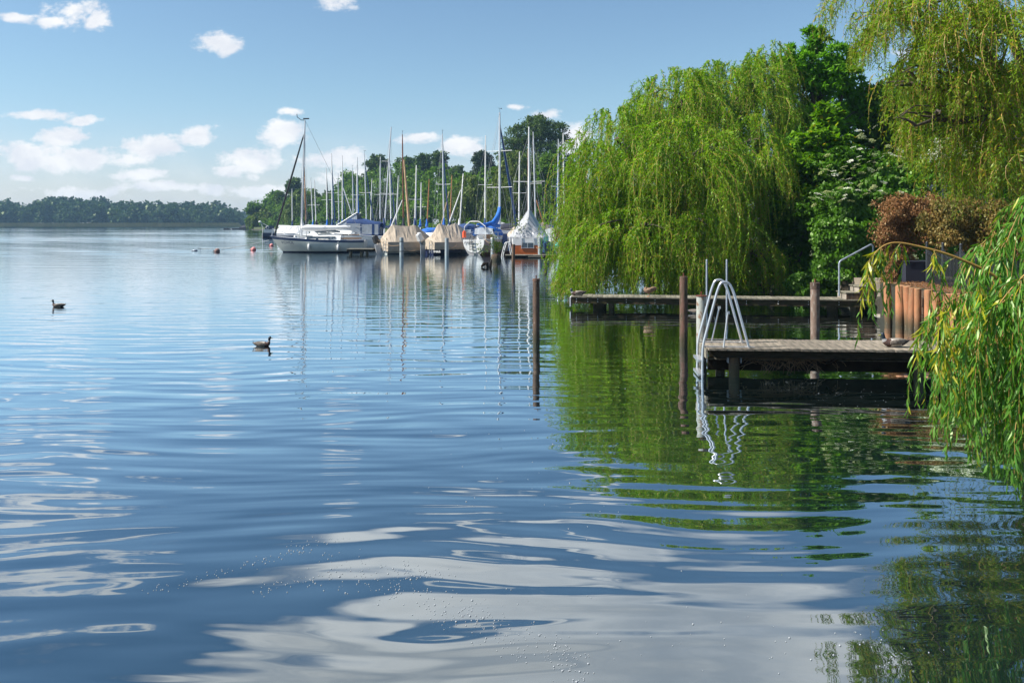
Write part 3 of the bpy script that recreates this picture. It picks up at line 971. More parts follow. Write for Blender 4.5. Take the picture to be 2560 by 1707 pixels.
def hedge(name, label, boxes, leafm, n, size, seed, cat='hedge', stems=None, asp=0.7, side=0.0):
    """leaves over boxes given by corner points (x0,x1,Y0,Y1,z0,z1): the body of a clipped or ivy-clad hedge"""
    rng = np.random.default_rng(seed)
    base = Vector(((boxes[0][0] + boxes[0][1]) / 2, (boxes[0][2] + boxes[0][3]) / 2, boxes[0][4]))
    root = empty(name, base, 0, label, cat)
    vol = sum((b[1] - b[0]) * (b[5] - b[4]) for b in boxes)
    parts = []
    cb = MB()
    for b in boxes:
        nl = int(n * (b[1] - b[0]) * (b[5] - b[4]) / vol)
        lo, hi = np.array([b[0], b[2], b[4]]), np.array([b[1], b[3], b[5]])
        p = lo + rng.random((nl, 3)) * (hi - lo)
        # pull towards the surface, with lumps
        ax = rng.integers(0, 10, nl)
        p[:, 1] = np.where(ax < 6, lo[1] + rng.random(nl) * 0.18, p[:, 1])
        p[:, 0] = np.where(ax == 6, lo[0] + rng.random(nl) * 0.15, p[:, 0])
        p[:, 2] = np.where(ax == 7, hi[2] - rng.random(nl) * 0.15, p[:, 2])
        p += 0.10 * np.sin(p[:, [2, 0, 1]] * 5.0) + 0.07 * np.sin(p[:, [1, 2, 0]] * 11.0)
        nor = unit(rng.normal(0, 0.5, (nl, 3)) + np.array([-0.2, -0.8, 0.5]))
        dd = unit(np.array([0, 0, -1.0]) + rng.normal(0, 0.5, (nl, 3)))
        wd = unit(np.cross(nor, dd))
        s = size * rng.uniform(0.6, 1.35, nl)
        parts.append(leaf_quads(p, dd, wd, s, s * asp, 0.1))
        cb.box((lo + hi) / 2, (hi - lo) * np.array([0.8, 0.5, 0.9]))
    V, Q = cat_(parts)
    np_mesh('leaves', V - np.array(base), Q, leafm, root)
    if stems:
        st = MB()
        pr = random.Random(seed)
        for i in range(stems):
            b = boxes[pr.randrange(len(boxes))]
            a = Vector((pr.uniform(b[0], b[1]), pr.uniform(b[2], b[3]), b[4])) - base
            e = Vector((pr.uniform(b[0], b[1]), b[2] + 0.05, pr.uniform(b[4], b[5]))) - base
            limb(st, a, e, 0.012, 0.004, pr, 4, 0.12, 0, 4)
        st.build('stem', M['bark'], root)
    return root


def PX(x, Y):
    return (x - CX) * Y / F


def PZ(y, Y):
    return H - (y - HY) * Y / F


hedge('ivy_hedge', 'bright green ivy-covered hedge behind the concrete steps', [
    (PX(2052, 24.8), PX(2255, 24.8), 24.8, 25.5, PZ(690, 24.8), PZ(545, 24.8)),
    (PX(2090, 25.2), PX(2300, 25.2), 25.2, 25.8, PZ(600, 25.2), PZ(480, 25.2))], LM['ivy'], 15000, 0.105, 51)
hedge('tall_hedge', 'tall dark green hedge running behind the withered one', [
    (PX(2160, 26), PX(2760, 26), 25.9, 26.8, 0.95, PZ(430, 26)), (PX(2200, 26), PX(2700, 26), 26.2, 26.9, PZ(440, 26), PZ(400, 26))], LM['ivy'], 13000, 0.13, 52)
hedge('withered_hedge', 'withered coppery brown hedge hanging over the fence end', [
    (PX(2216, 22.0), PX(2290, 22.0), 22.0, 22.5, PZ(700, 22), PZ(540, 22)), (PX(2206, 22.0), PX(2330, 22.0), 22.0, 22.7, PZ(600, 22), PZ(494, 22)),
    (PX(2250, 22.1), PX(2370, 22.1), 22.1, 22.8, PZ(560, 22), PZ(482, 22)), (PX(2228, 22.05), PX(2265, 22), 21.95, 22.3, 0.9, PZ(650, 22))], LM['brown'], 13000, 0.055, 53, stems=40, asp=0.6)
hedge('russet_bush', 'russet and olive thuja leaning over the black fence', [
    (PX(2330, 21.6), PX(2480, 21.6), 21.2, 22.2, PZ(610, 21.6), PZ(500, 21.6)), (PX(2440, 21.4), PX(2640, 21.4), 20.6, 22.0, PZ(640, 21.4), PZ(515, 21.4)),
    (PX(2300, 21.8), PX(2370, 21.8), 21.6, 22.3, PZ(590, 21.8), PZ(540, 21.8))], LM['russet'], 16000, 0.075, 54, cat='bush', stems=20, asp=0.5)
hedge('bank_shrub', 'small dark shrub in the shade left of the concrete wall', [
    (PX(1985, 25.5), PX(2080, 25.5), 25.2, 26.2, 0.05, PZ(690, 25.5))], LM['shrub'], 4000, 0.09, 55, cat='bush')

# ---- trees beyond the marina, each a tree of its own
FG = 'trees on the shore beyond the marina'


def ft(name, label, x, Y, top, bot, rx, leafm, seed, nleaf=5200, size=None, nblob=150, lob=3, trunk_r=0.3):
    k = Y / F
    rr = random.Random(seed)
    zt, zb = PZ(top, Y), max(0.8, PZ(bot, Y))
    hh = (zt - zb)
    lobes = []
    W_ = rx * k * 1.5
    nl_ = 5 + lob * 2
    for i in range(nl_):
        f = (i + 0.5) / nl_
        wz = W_ * (0.75 + 0.35 * math.sin(math.pi * min(1, f * 1.15))) * (1 - 0.55 * max(0, f - 0.55) / 0.45)
        r_ = rr.uniform(0.26, 0.48) * W_
        ox_ = rr.uniform(-1, 1) * max(0, wz - r_)
        lobes.append(((PX(x, Y) + ox_, Y + rr.uniform(-.6, .6) * r_, zb + hh * (0.10 + 0.80 * f)), (r_, r_, max(r_ * 0.75, hh * 0.13))))
    lobes.append(((PX(x, Y), Y, zt - hh * 0.16), (W_ * 0.42, W_ * 0.42, hh * 0.15)))
    return leafy_tree(name, label, (PX(x, Y), Y, 0.4), max(1.5, hh * 0.35), trunk_r, lobes, leafm, seed, nblob=nblob, nleaf=int(nleaf * 2.2), size=size or 0.0030 * Y, group=FG, sub=(0.2, 0.42), fill_=0.42, shell=0.4)


def fw(label, x, Y, top, bot, rx, seed, n_=130):
    n_ = int(n_ * 2.2)
    k = Y / F
    zt = PZ(top, Y)
    lobes = [WL(x, top, Y, rx * 0.62, rx * k * 0.6, (bot - top) * 0.35, bot, n_), WL(x - rx * 0.5, top + (bot - top) * 0.3, Y - 1, rx * 0.5, rx * k * 0.5, (bot - top) * 0.25, bot, n_ // 2),
             WL(x + rx * 0.5, top + (bot - top) * 0.25, Y, rx * 0.5, rx * k * 0.5, (bot - top) * 0.25, bot, n_ // 2)]
    s = Y / 130.0
    return willow_tree('willow_tree', label, (PX(x, Y), Y, 0.4), 0.35, lobes, LM['willow_far'], seed, spacing=0.16 * s, ll=0.42 * s, lw=0.16 * s, lmin=zt * 0.25, lmax=zt * 0.6, stem=0.02, group=FG, fork=zt * 0.4)


fw('small bright willow at the far left tip of the shore', 652, 292, 520, 577, 36, 61, 90)
ft('leaning_tree', 'thin pale tree leaning out over the shore tip', 636, 296, 508, 560, 26, LM['mid'], 62, 1600, lob=2)
ft('green_tree', 'round mid-green tree left of the first tall mast', 690, 300, 478, 572, 44, LM['mid'], 63)
ft('dark_tree', 'dark feathery tree just behind the tall left mast', 735, 290, 446, 560, 36, LM['dark'], 64)
fw('willow right of the tall left mast', 765, 262, 465, 566, 52, 65)
ft('dark_tree', 'low dark tree between the willow and the cluster of masts', 830, 270, 478, 562, 40, LM['dark'], 66)
ft('green_tree', 'green tree behind the cluster of thin masts', 880, 262, 440, 560, 48, LM['mid'], 67)
ft('dark_tree', 'tall dark tree behind the raked silver mast', 945, 250, 386, 560, 50, LM['dark'], 68, 7000)
ft('dark_tree', 'dark tree behind the brown mast', 1012, 245, 388, 560, 44, LM['dark'], 69, 6000)
ft('birch_tree', 'airy birch with a thin top left of the second tall mast', 1060, 232, 378, 560, 38, LM['dark'], 70, 4600)
ft('birch_tree', 'airy birch with a thin top behind the second tall mast', 1100, 228, 374, 560, 34, LM['dark'], 71, 4200)
ft('dark_tree', 'dark low tree in the dip right of the birches', 1142, 222, 410, 560, 38, LM['dark'], 72)
ft('dark_tree', 'blue-green dark tree left of the tallest mast', 1205, 205, 371, 560, 46, LM['pine'], 73, 6500)
leafy_tree('oak_tree', 'great round dark oak standing above the other trees', (PX(1330, 165), 165, 0.4), 8, 0.6, [
    E3(1335, 335, 165, 55, 50), E3(1290, 350, 165, 42, 45), E3(1380, 350, 166, 45, 45), E3(1335, 400, 163, 85, 50), E3(1275, 395, 165, 36, 36), E3(1398, 400, 165, 32, 32),
    E3(1345, 310, 166, 35, 28), E3(1300, 450, 163, 60, 50), E3(1370, 450, 163, 60, 50)], LM['dark'], 74, nblob=170, nleaf=32000, size=0.42, group=FG, sub=(0.26, 0.5), fill_=0.35)
fw('light green willow behind the blue sail cover', 1175, 150, 436, 578, 60, 75, 150)
fw('broad hanging willow in front of the great oak', 1292, 138, 376, 580, 66, 76, 200)
ft('dark_tree', 'narrow dark tree beside the great oak', 1368, 128, 372, 590, 34, LM['mid'], 77, 5600)
ft('green_tree', 'bright round tree low on the shore behind the blue boats', 1060, 190, 500, 578, 60, LM['mid'], 78)
ft('green_tree', 'green bushy tree behind the white-canopied cruiser', 960, 215, 480, 578, 46, LM['dark'], 79)
ft('dark_tree', 'dark tree right of the great oak behind the masts', 1425, 120, 400, 600, 50, LM['dark'], 80, 5600)
rng = np.random.default_rng(90)
ub = []
for i in range(36):
    x = 640 + i * 23 + rng.uniform(-8, 8)
    Y = np.interp(x, [630, 760, 900, 1100, 1250, 1420, 1500], [296, 250, 212, 156, 124, 112, 110]) + 3
    ub.append(E3(x, np.interp(x, [630, 1420], [566, 572]) + rng.uniform(-6, 5), Y, rng.uniform(14, 26), rng.uniform(8, 24)))
for i in range(26):
    x = 660 + i * 30 + rng.uniform(-8, 8)
    Y = np.interp(x, [630, 760, 900, 1100, 1250, 1420, 1500], [296, 250, 212, 156, 124, 112, 110]) + 22
    tp_ = np.interp(x, [650, 690, 735, 800, 850, 900, 940, 980, 1050, 1110, 1160, 1190, 1220, 1300, 1420], [515, 490, 470, 480, 462, 435, 408, 402, 400, 396, 432, 412, 395, 400, 400]) + rng.uniform(-4, 12)
    ub.append(E3(x, (tp_ + 565) / 2, Y, rng.uniform(26, 40), (565 - tp_) / 2))
V, Q = blob_crown(rng, ub, 560, 52000, 0.6, fill=0.4)
tag(np_mesh('undergrowth', V, Q, LM['mid']), 'band of green undergrowth along the marina shore', 'undergrowth', kind='stuff')

# ---- far forest: one wooded mass, and its reed belt
rng = np.random.default_rng(101)
lob = []
xs = np.arange(-120, 610, 15.0)
prof_x = [-120, 0, 60, 100, 140, 190, 240, 280, 340, 400, 450, 500, 540, 575, 592, 600]
prof_y = [500, 503, 506, 500, 493, 500, 494, 502, 505, 509, 507, 513, 508, 515, 528, 545]
for x in xs:
    for row in range(3):
        Y = 575 + row * 26 + rng.uniform(-6, 6) + max(0, (300 - x)) * 0.08
        top = np.interp(x, prof_x, prof_y) + rng.uniform(-4, 6) + (2 - row) * rng.uniform(4, 13)
        tz = max(5.0, PZ(top, Y))
        r = rng.uniform(5.0, 8.0)
        cx_ = PX(x + rng.uniform(-6, 6), Y)
        lob.append(((cx_, Y, tz - r * 0.62), (r, r, r * 0.70)))
        lob.append(((cx_ + rng.uniform(-3, 3), Y - 3, tz * 0.45), (r * 0.9, r * 0.7, tz * 0.36)))
for x in np.arange(560, 760, 14.0):
    Y = 800 + rng.uniform(-10, 10)
    lob.append(((PX(x, Y), Y, PZ(530, Y) * 0.55), (9, 9, PZ(528 + rng.uniform(-2, 4), Y) * 0.5)))
V, Q = blob_crown(rng, lob, 2400, 85000, 2.1, 0.8, shell=0.45, sub=(0.3, 0.6), fill=0.4)
tag(np_mesh('forest', V, Q, LM['far']), 'distant dark wooded shore across the lake', 'forest', kind='stuff')
rng = np.random.default_rng(102)
nr = 9000
x = rng.uniform(-40, 600, nr)
Yr = np.interp(x, [-40, 250, 400, 500, 600], [566, 556, 547, 548, 560])
px_ = np.stack([(x - CX) * Yr / F, Yr + rng.uniform(-5, 1, nr), np.full(nr, -0.1)], -1)
d = unit(np.stack([rng.normal(0, .1, nr), rng.normal(0, .1, nr), np.ones(nr)], -1))
V, Q = leaf_quads(px_, d, np.tile([[1.0, 0, 0]], (nr, 1)), rng.uniform(1.4, 2.8, nr), 0.55)
tag(np_mesh('reeds', V, Q, LM['reedleaf']), 'pale reed belt at the foot of the distant forest', 'reeds', kind='stuff')

# ================================================================== JETTIES, STEPS, PALISADE
AX = R(-4.1)          # run of the near jetty


def jetty(name, label, o, ang, L, wd, ztop, plank_w, plank_t, beam_h, matp, matb, seed, gap=0.008, overhang=0.03, first_white=False):
    """o = front-left corner on plan; runs right by L, back by wd"""
    pr = random.Random(seed)
    root = empty(name, (o[0], o[1], 0), ang, label, 'jetty')
    n_ = int(L / plank_w)
    me = []
    for k in range(3):
        b = MB()
        b.box((0, 0, 0), (plank_w - gap, wd + 0.02, plank_t))
        me.append(b.mesh('plank', matp))
    for i in range(n_):
        inst('plank', me[i % 3], root, ((i + 0.5) * plank_w, wd / 2 + pr.uniform(-.012, .012), ztop - plank_t / 2 + pr.uniform(-.003, .003)),
             (pr.uniform(-.003, .003), pr.uniform(-.006, .006), pr.uniform(-.004, .004)))
    for y in (overhang, wd - overhang - 0.06, wd * 0.5):
        b = MB()
        b.box((L / 2, y + 0.03, ztop - plank_t - 0.003 - beam_h / 2), (L - 0.04, 0.06, beam_h))
        b.build('beam', matb, root)
    return root


def pile(root, x, y, z0, z1, r, m_=None, name='pile'):
    b = MB()
    b.tube([(x, y, z0), (x, y, (z0 + z1) / 2), (x, y, z1)], [r * 1.02, r, r * 0.98], 14)
    return b.build(name, m_ or M['pile'], root)


zA = PZ(869.5, 13.47)
A0 = P(1771, 869, 13.45)
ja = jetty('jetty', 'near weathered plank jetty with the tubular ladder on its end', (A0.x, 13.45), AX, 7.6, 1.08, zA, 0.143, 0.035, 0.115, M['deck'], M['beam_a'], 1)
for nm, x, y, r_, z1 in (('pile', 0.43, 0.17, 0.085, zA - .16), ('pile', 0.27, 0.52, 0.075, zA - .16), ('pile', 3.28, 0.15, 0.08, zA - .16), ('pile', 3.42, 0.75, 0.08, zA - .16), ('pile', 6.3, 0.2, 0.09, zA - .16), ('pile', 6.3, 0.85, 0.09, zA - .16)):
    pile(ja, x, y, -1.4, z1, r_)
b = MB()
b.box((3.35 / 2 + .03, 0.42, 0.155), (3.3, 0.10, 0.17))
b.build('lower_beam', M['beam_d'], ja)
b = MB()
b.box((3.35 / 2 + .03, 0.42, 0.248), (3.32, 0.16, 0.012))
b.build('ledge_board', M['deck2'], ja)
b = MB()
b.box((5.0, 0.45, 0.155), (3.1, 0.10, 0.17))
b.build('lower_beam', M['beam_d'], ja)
b = MB()
b.tube([(1.92, 0.42, 0.16), (2.03, 0.10, 0.33)], 0.022, 6)
b.build('brace', M['beam_d'], ja)
b = MB()   # bracket of the front pile
b.box((0.33, 0.17, zA - .20), (0.012, 0.12, 0.10)).box((0.53, 0.17, zA - .20), (0.012, 0.12, 0.10)).box((0.43, 0.17, zA - .158), (0.21, 0.12, 0.008))
b.build('bracket', M['galv'], ja)
b = MB()
b.box((-0.012, 0.52, zA - 0.11), (0.02, 0.95, 0.14))
b.build('end_board', M['deck2'], ja)

# ladder over the end of the jetty: two bent rails, treads, back struts
ldx, ldy = A0.x, 13.45
lad = empty('ladder', (ldx, ldy, 0), AX, 'polished tubular bathing ladder arching over the end of the near jetty', 'ladder')


def bent(pts, r_, n=10, fillet=0.1, seg=6):
    """polyline with rounded corners"""
    pts = [Vector(p) for p in pts]
    out = [pts[0]]
    for i in range(1, len(pts) - 1):
        a, b_, c = pts[i - 1], pts[i], pts[i + 1]
        u1, u2 = (a - b_), (c - b_)
        f = min(fillet, u1.length * .48, u2.length * .48)
        p1, p2 = b_ + u1.normalized() * f, b_ + u2.normalized() * f
        for k in range(seg + 1):
            q = k / seg
            out.append(p1.lerp(b_, q).lerp(b_.lerp(p2, q), q))
    out.append(pts[-1])
    return out


for yy, xs_ in ((0.06, 0.0), (0.60, 0.0)):
    b = MB()
    x0 = -0.095
    arch = [(x0 + .0, yy, -0.75), (x0 + .015, yy, zA + 0.02), (x0 + 0.245, yy, zA + .90), (x0 + 0.30, yy, zA + 1.035), (x0 + 0.42, yy, zA + 1.035), (x0 + 0.49, yy, zA + .90), (x0 + 0.735, yy, zA)]
    b.tube(bent(arch, 0, fillet=0.13), 0.0215, 12)
    b.build('rail', M['tube'], lad)
    b = MB()
    b.tube([(x0 + 0.02, yy, zA + 0.016), (x0 + 0.82, yy, zA + 0.016)], 0.009, 6)
    b.build('foot_bar', M['tube'], lad)
for z in (0.27, 0.05, -0.2, -0.45):
    b = MB()
    b.box((-0.10, 0.33, z), (0.085, 0.56, 0.022), rot=Matrix.Rotation(R(-8), 3, 'Y'))
    b.box((-0.145, 0.33, z - .010), (0.010, 0.56, 0.045))
    b.build('tread', M['tube'], lad)
for (x1, y1, xt, yt) in ((0.19, 0.86, .32, 0.90), (0.245, 0.05, .315, 0.08)):
    b = MB()
    b.tube([(x1, y1, zA), (xt, yt, zA + 0.55)], 0.014, 8)
    b.box((xt, yt, zA + 0.55), (0.05, 0.02, 0.045))
    b.build('strut', M['tube'], lad)

# stray reeds and sticks caught under the jetty: a coot's nest
nb = MB()
pr = random.Random(8)
for i in range(420):
    c = Vector((A0.x + 1.35 + pr.gauss(0, .42), 13.5 + pr.uniform(0.12, .45), 0.262 + abs(pr.gauss(0, .035))))
    d_ = Vector((pr.gauss(0, 1), pr.gauss(0, .5), pr.gauss(0, .16)))
    d_.normalize()
    l_ = pr.uniform(.06, .28)
    nb.tube([c - d_ * l_, c + Vector((0, 0, .012)), c + d_ * l_], 0.0035, 3, cap=False)
for i in range(55):
    c = Vector((A0.x + 1.35 + pr.gauss(0, .33), 13.5 + pr.uniform(0.05, .2), 0.24))
    e = c + Vector((pr.gauss(0, .16), pr.uniform(-.15, .05), -pr.uniform(.06, .22)))
    nb.tube([c, c.lerp(e, .5) + Vector((pr.gauss(0, .03), 0, .02)), e], 0.0035, 3, cap=False)
tag(nb.build('nest', M['reed']), 'tangle of dry reeds and twigs under the near jetty', 'nest')

# long jetty further out
B_ang = -math.atan2(1.05, 7.65)
zB = PZ(741, 24.2)
B0 = P(1427, 741, 24.2)
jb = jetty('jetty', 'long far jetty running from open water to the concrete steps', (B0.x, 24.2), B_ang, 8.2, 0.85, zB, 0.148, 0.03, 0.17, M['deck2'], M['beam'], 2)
for x, y, r_ in ((1.15, 0.22, 0.085), (0.80, 0.5, 0.2), (4.3, 0.3, 0.085), (4.12, 0.55, 0.12), (7.2, 0.35, 0.15), (7.75, 0.22, 0.11), (7.95, 0.5, .12)):
    pile(jb, x, y, -1.4, zB - .2, r_)
b = MB()
b.box((-0.02, 0.42, zB - .16), (0.03, 0.8, 0.26))
b.build('end_board', M['white_canvas'], jb)
bolt = MB()
bolt.ell((0, 0, 0), (0.014, 0.008, 0.014), 6, 4)
bme = bolt.mesh('bolt', M['alu'])
for x in (0.16, 0.48, 0.76, 1.56, 2.36, 3.2, 4.0, 4.85, 5.7, 6.5, 7.3, 7.9):
    for dz in (-.075, -.145):
        inst('bolt', bme, jb, (x, 0.026, zB + dz))
for px_x in (1767, 1817):
    pole = MB()
    yb = 24.2 - (PX(px_x, 24) - B0.x) * 0.137 - 0.08
    pole.tube([(PX(px_x, yb), yb, -1.2), (PX(px_x, yb), yb, PZ(650, yb))], 0.028, 10)
    pole.ell((PX(px_x, yb), yb, PZ(650, yb)), (0.028, 0.028, 0.02), 10, 4)
    tag(pole.build('pole', M['galv']), {1767: 'left one of two slim galvanised poles rising behind the ladder', 1817: 'right one of two slim galvanised poles rising behind the ladder'}[px_x], 'pole', 'slim poles at the long jetty')


def post(x, ytop, Y, r, m_, label, cat='post', pin=True, cap=None, group='mooring posts in the water', zb=-1.4, lean=0.0, seed=0, flat_cap=False):
    root = empty('mooring_post', (PX(x, Y), Y, 0), 0, label, cat, group)
    zt = PZ(ytop, Y)
    b = MB()
    pr_ = random.Random(int(x))
    rings = []
    for i in range(9):
        z = zb + (zt - zb) * i / 8
        rr_ = r * (1.03 - 0.05 * i / 8) * pr_.uniform(0.985, 1.015)
        rings.append([(rr_ * math.cos(k * math.pi / 8) + lean * z, rr_ * math.sin(k * math.pi / 8), z) for k in range(16)])
    b.loft(rings)
    b.build('shaft', m_, root)
    if cap:
        c_ = MB()
        c_.tube([(lean * zt, 0, zt - cap[0]), (lean * zt, 0, zt + 0.004)], r * 1.06, 16)
        c_.build('cap', cap[1], root)
    if pin:
        c_ = MB()
        c_.tube([(lean * zt, 0, zt), (lean * zt, 0, zt + 0.07)], 0.013, 6)
        c_.build('pin', M['rust'], root)
    return root


M['rust'] = mat('rust', (0.16, 0.05, 0.025), 0.9, var=0.4, scale=20)
M['post_brown'] = mat('brown_wet_post', (0.125, 0.075, 0.048), 0.8, col2=(0.045, 0.028, 0.02), scale=4, stretch=(3, 3, 0.7), bump=0.5, wet=True)
M['post_rust'] = mat('rusty_red_post', (0.155, 0.075, 0.055), 0.85, col2=(0.055, 0.045, 0.022), scale=4, stretch=(3, 3, 0.8), bump=0.6, detail=8, wet=True)
M['post_pale'] = mat('pale_flaking_post', (0.36, 0.38, 0.34), 0.7, col2=(0.20, 0.10, 0.055), scale=9, stretch=(2, 2, 1.2), bump=0.4, detail=9, contrast=(0.48, 0.68), wet=True)
M['post_grey'] = mat('guano_specked_post', (0.175, 0.115, 0.085), 0.9, col2=(0.30, 0.26, 0.22), scale=7, stretch=(2, 2, 1), bump=0.6, detail=9, contrast=(0.45, 0.75), wet=True)
post(1340.5, 697, 17.35, 0.071, M['post_brown'], 'brown mooring post standing alone in open water', cap=(0.05, M['post_rust']))
post(1709, 691, 16.9, 0.080, M['post_rust'], 'rusty red-brown mooring post left of the bathing ladder')
post(1753.5, 739, 14.35, 0.086, M['post_pale'], 'pale flaking mooring post right behind the bathing ladder', cap=(0.012, M['rust']))
post(2037.5, 707, 15.9, 0.082, M['post_grey'], 'speckled mooring post behind the middle of the near jetty', cap=(0.11, M['post_brown']))
MG = 'mooring posts in the marina'
post(1004, 594, 65.0, 0.155, M['galv_post'], 'banded pale grey mooring post in front of the left tan-covered boat', pin=False, group=MG)
post(1117, 595, 63.5, 0.150, M['galv_post'], 'blue-grey mooring post in front of the right tan-covered boat', pin=False, group=MG)
post(1232, 594, 62.5, 0.150, M['galv_post'], 'grey mooring post beside the sailboat with the white stern', pin=False, group=MG, cap=(0.1, M['mast_w']))
post(1350, 595, 62.0, 0.150, M['galv_post'], 'grey mooring post in front of the orange boat', pin=False, group=MG)
post(1283, 611, 47.5, 0.090, M['pile'], 'dark timber post left of the orange boat, nearer than it', pin=False, group=MG, lean=0.02)
post(1364, 652, 46.0, 0.09, M['pile'], 'short broken timber stump at the edge of the big willow', pin=False, group=MG, lean=-0.03)
r_ = [o for o in bpy.data.objects if o.get('label', '').startswith('banded')][0]
for z in (0.25, 1.0):
    b = MB()
    b.tube([(0, 0, z), (0, 0, z + 0.06)], 0.165, 14)
    b.build('band', M['black'], r_)
b = MB()
b.tube([(0, 0, 0.6), (0.02, 0, 0.68)], 0.17, 14)
b.build('rope_turn', M['reed'], [o for o in bpy.data.objects if o.get('label', '').startswith('grey mooring post in front of the orange')][0])

# stump with plants, driftwood
st = W(1240, 652)
s_root = empty('tree_stump', st, 0, 'rotten stump in the water with green shoots growing on it', 'stump')
b = MB()
rings = []
pr = random.Random(4)
for z, r0 in ((-0.8, .36), (0.0, .33), (0.25, .34), (.42, .30)):
    rings.append([(r0 * pr.uniform(.85, 1.15) * math.cos(k * math.pi / 6), r0 * pr.uniform(.85, 1.15) * math.sin(k * math.pi / 6), z) for k in range(12)])
b.loft(rings)
b.build('wood', M['pile'], s_root)
rng = np.random.default_rng(7)
m_ = 420
a = rng.random(m_) * 6.28
th = np.clip(rng.normal(0.3, .35, m_), -1, 1.3)
d = np.stack([np.cos(a) * np.sin(th), np.sin(a) * np.sin(th), np.cos(th)], -1)
p = np.array([0.05, 0, .4]) + d * rng.uniform(0.05, .75, m_)[:, None]
p2 = np.array([-0.9, 0, 0.75]) + rng.normal(0, 1, (130, 3)) * np.array([.28, .1, .2])
p3 = np.array([-0.15, 0, 1.3]) + rng.normal(0, 1, (110, 3)) * np.array([.12, .1, .3])
p = np.concatenate([p, p2, p3])
d = unit(np.concatenate([d, rng.normal(0, 1, (240, 3))]) + np.array([0, 0, .1]))
V, Q = leaf_quads(p, d, unit(np.cross(d, rng.normal(0, 1, (len(p), 3)))), 0.16, 0.05)
tag(np_mesh('shoots', V, Q, LM['willow_far'], s_root), kind='stuff')
b = MB()
for e in ((-0.9, 0, .8), (-.5, 0, 1.1), (-.15, 0, 1.6), (.2, 0, 1.0), (.4, 0, .9)):
    b.tube([(0, 0, .4), Vector((0, 0, .5)).lerp(Vector(e), .5) + Vector((0, 0, .1)), e], [.02, .014, .008], 5)
b.build('stem', M['reed'], s_root)
dw = W(1219, 668)
b = MB()
b.tube([dw + Vector((-.35, 0, .02)), dw + Vector((-.2, 0, .17)), dw + Vector((-.02, 0, .2)), dw + Vector((.02, 0, -.1))], [.05, .1, .1, .06], 7)
b.tube([dw + Vector((.15, 0, -.1)), dw + Vector((.17, 0, .2)), dw + Vector((.24, 0, .44))], [.08, .07, .02], 7)
tag(b.build('driftwood', M['beam_d']), 'dark driftwood horns poking out of the water below the white-sterned sailboat', 'driftwood')

# ---- concrete wall and steps at the shore end of the long jetty
WX, WY0, WY1 = 9.92, 21.95, 26.2
ztw = PZ(703, 23.2)
cw = empty('concrete_wall', (WX, WY0, 0), 0, 'stained concrete quay wall of stacked blocks at the long jetty', 'wall')


def cwbox(c, d, m_, name='block'):
    b_ = MB()
    b_.box((c[0] - WX, c[1] - WY0, c[2]), d)
    o_ = b_.build(name, m_, cw)
    bv = o_.modifiers.new('edge', 'BEVEL')
    bv.width = 0.012
    bv.segments = 2
    return o_


LW = WY1 - WY0
for i in range(3):
    cwbox((WX + .30, WY0 + LW / 3 * (i + .5), ztw - .13), (.66, LW / 3 - .012, .26), M['concrete'], 'coping')
for j, (z, h_, m2) in enumerate(((ztw - .43, .33, M['concrete_l']), (ztw - .78, .35, M['concrete_l']), (ztw - 1.22, .50, M['concrete']))):
    nb2 = 4 + (j % 2)
    for i in range(nb2):
        cwbox((WX + .30 + .01 * j, WY0 + LW / nb2 * (i + .5), z), (0.58, LW / nb2 - .014, h_ - .012), m2 if (i + j) % 3 else M['concrete'])
cwbox((WX - .12, 22.3, -0.03), (0.40, 0.7, 0.12), M['concrete_l'], 'footing')
cwbox((11.6, 24.1, ztw - .03), (2.68, 4.2, 0.05), M['concrete'], 'paving')
# two timber steps rising right from the jetty to the wall
SX, SY = 9.10, 23.22
sp_ = empty('steps', (SX, SY, zB + .002), 0, 'two boxy timber steps leading up from the long jetty', 'steps')
for (xa, xb, zt_) in ((0, .35, .165), (.353, .78, .335)):
    b = MB()
    b.box(((xa + xb) / 2 - .01, .33, zt_ + .012), (xb - xa + .03, .70, .024))
    b.build('tread', M['deck2'], sp_)
    b = MB()
    b.box((xa + .012, .33, zt_ / 2), (.024, .62, zt_ - .004))
    b.build('riser', M['concrete_l'], sp_)
for (xa, xb, zt_) in ((.0, .17, .165), (.176, .35, .165), (.356, .78, .335)):
    b = MB()
    b.box(((xa + xb) / 2, .005, zt_ / 2 - .002), (xb - xa, .03, zt_ - .004))
    b.build('side_board', M['pile'], sp_)
hr = MB()
hp = [P(2098, 740, 23.55), P(2098, 654, 23.55), P(2178, 611, 23.8), P(2183, 617, 23.8), P(2180, 697, 23.9)]
hr.tube(bent(hp, 0, fillet=0.08), 0.026, 10)
tag(hr.build('handrail', M['galv']), 'bent galvanised handrail beside the timber steps', 'handrail')

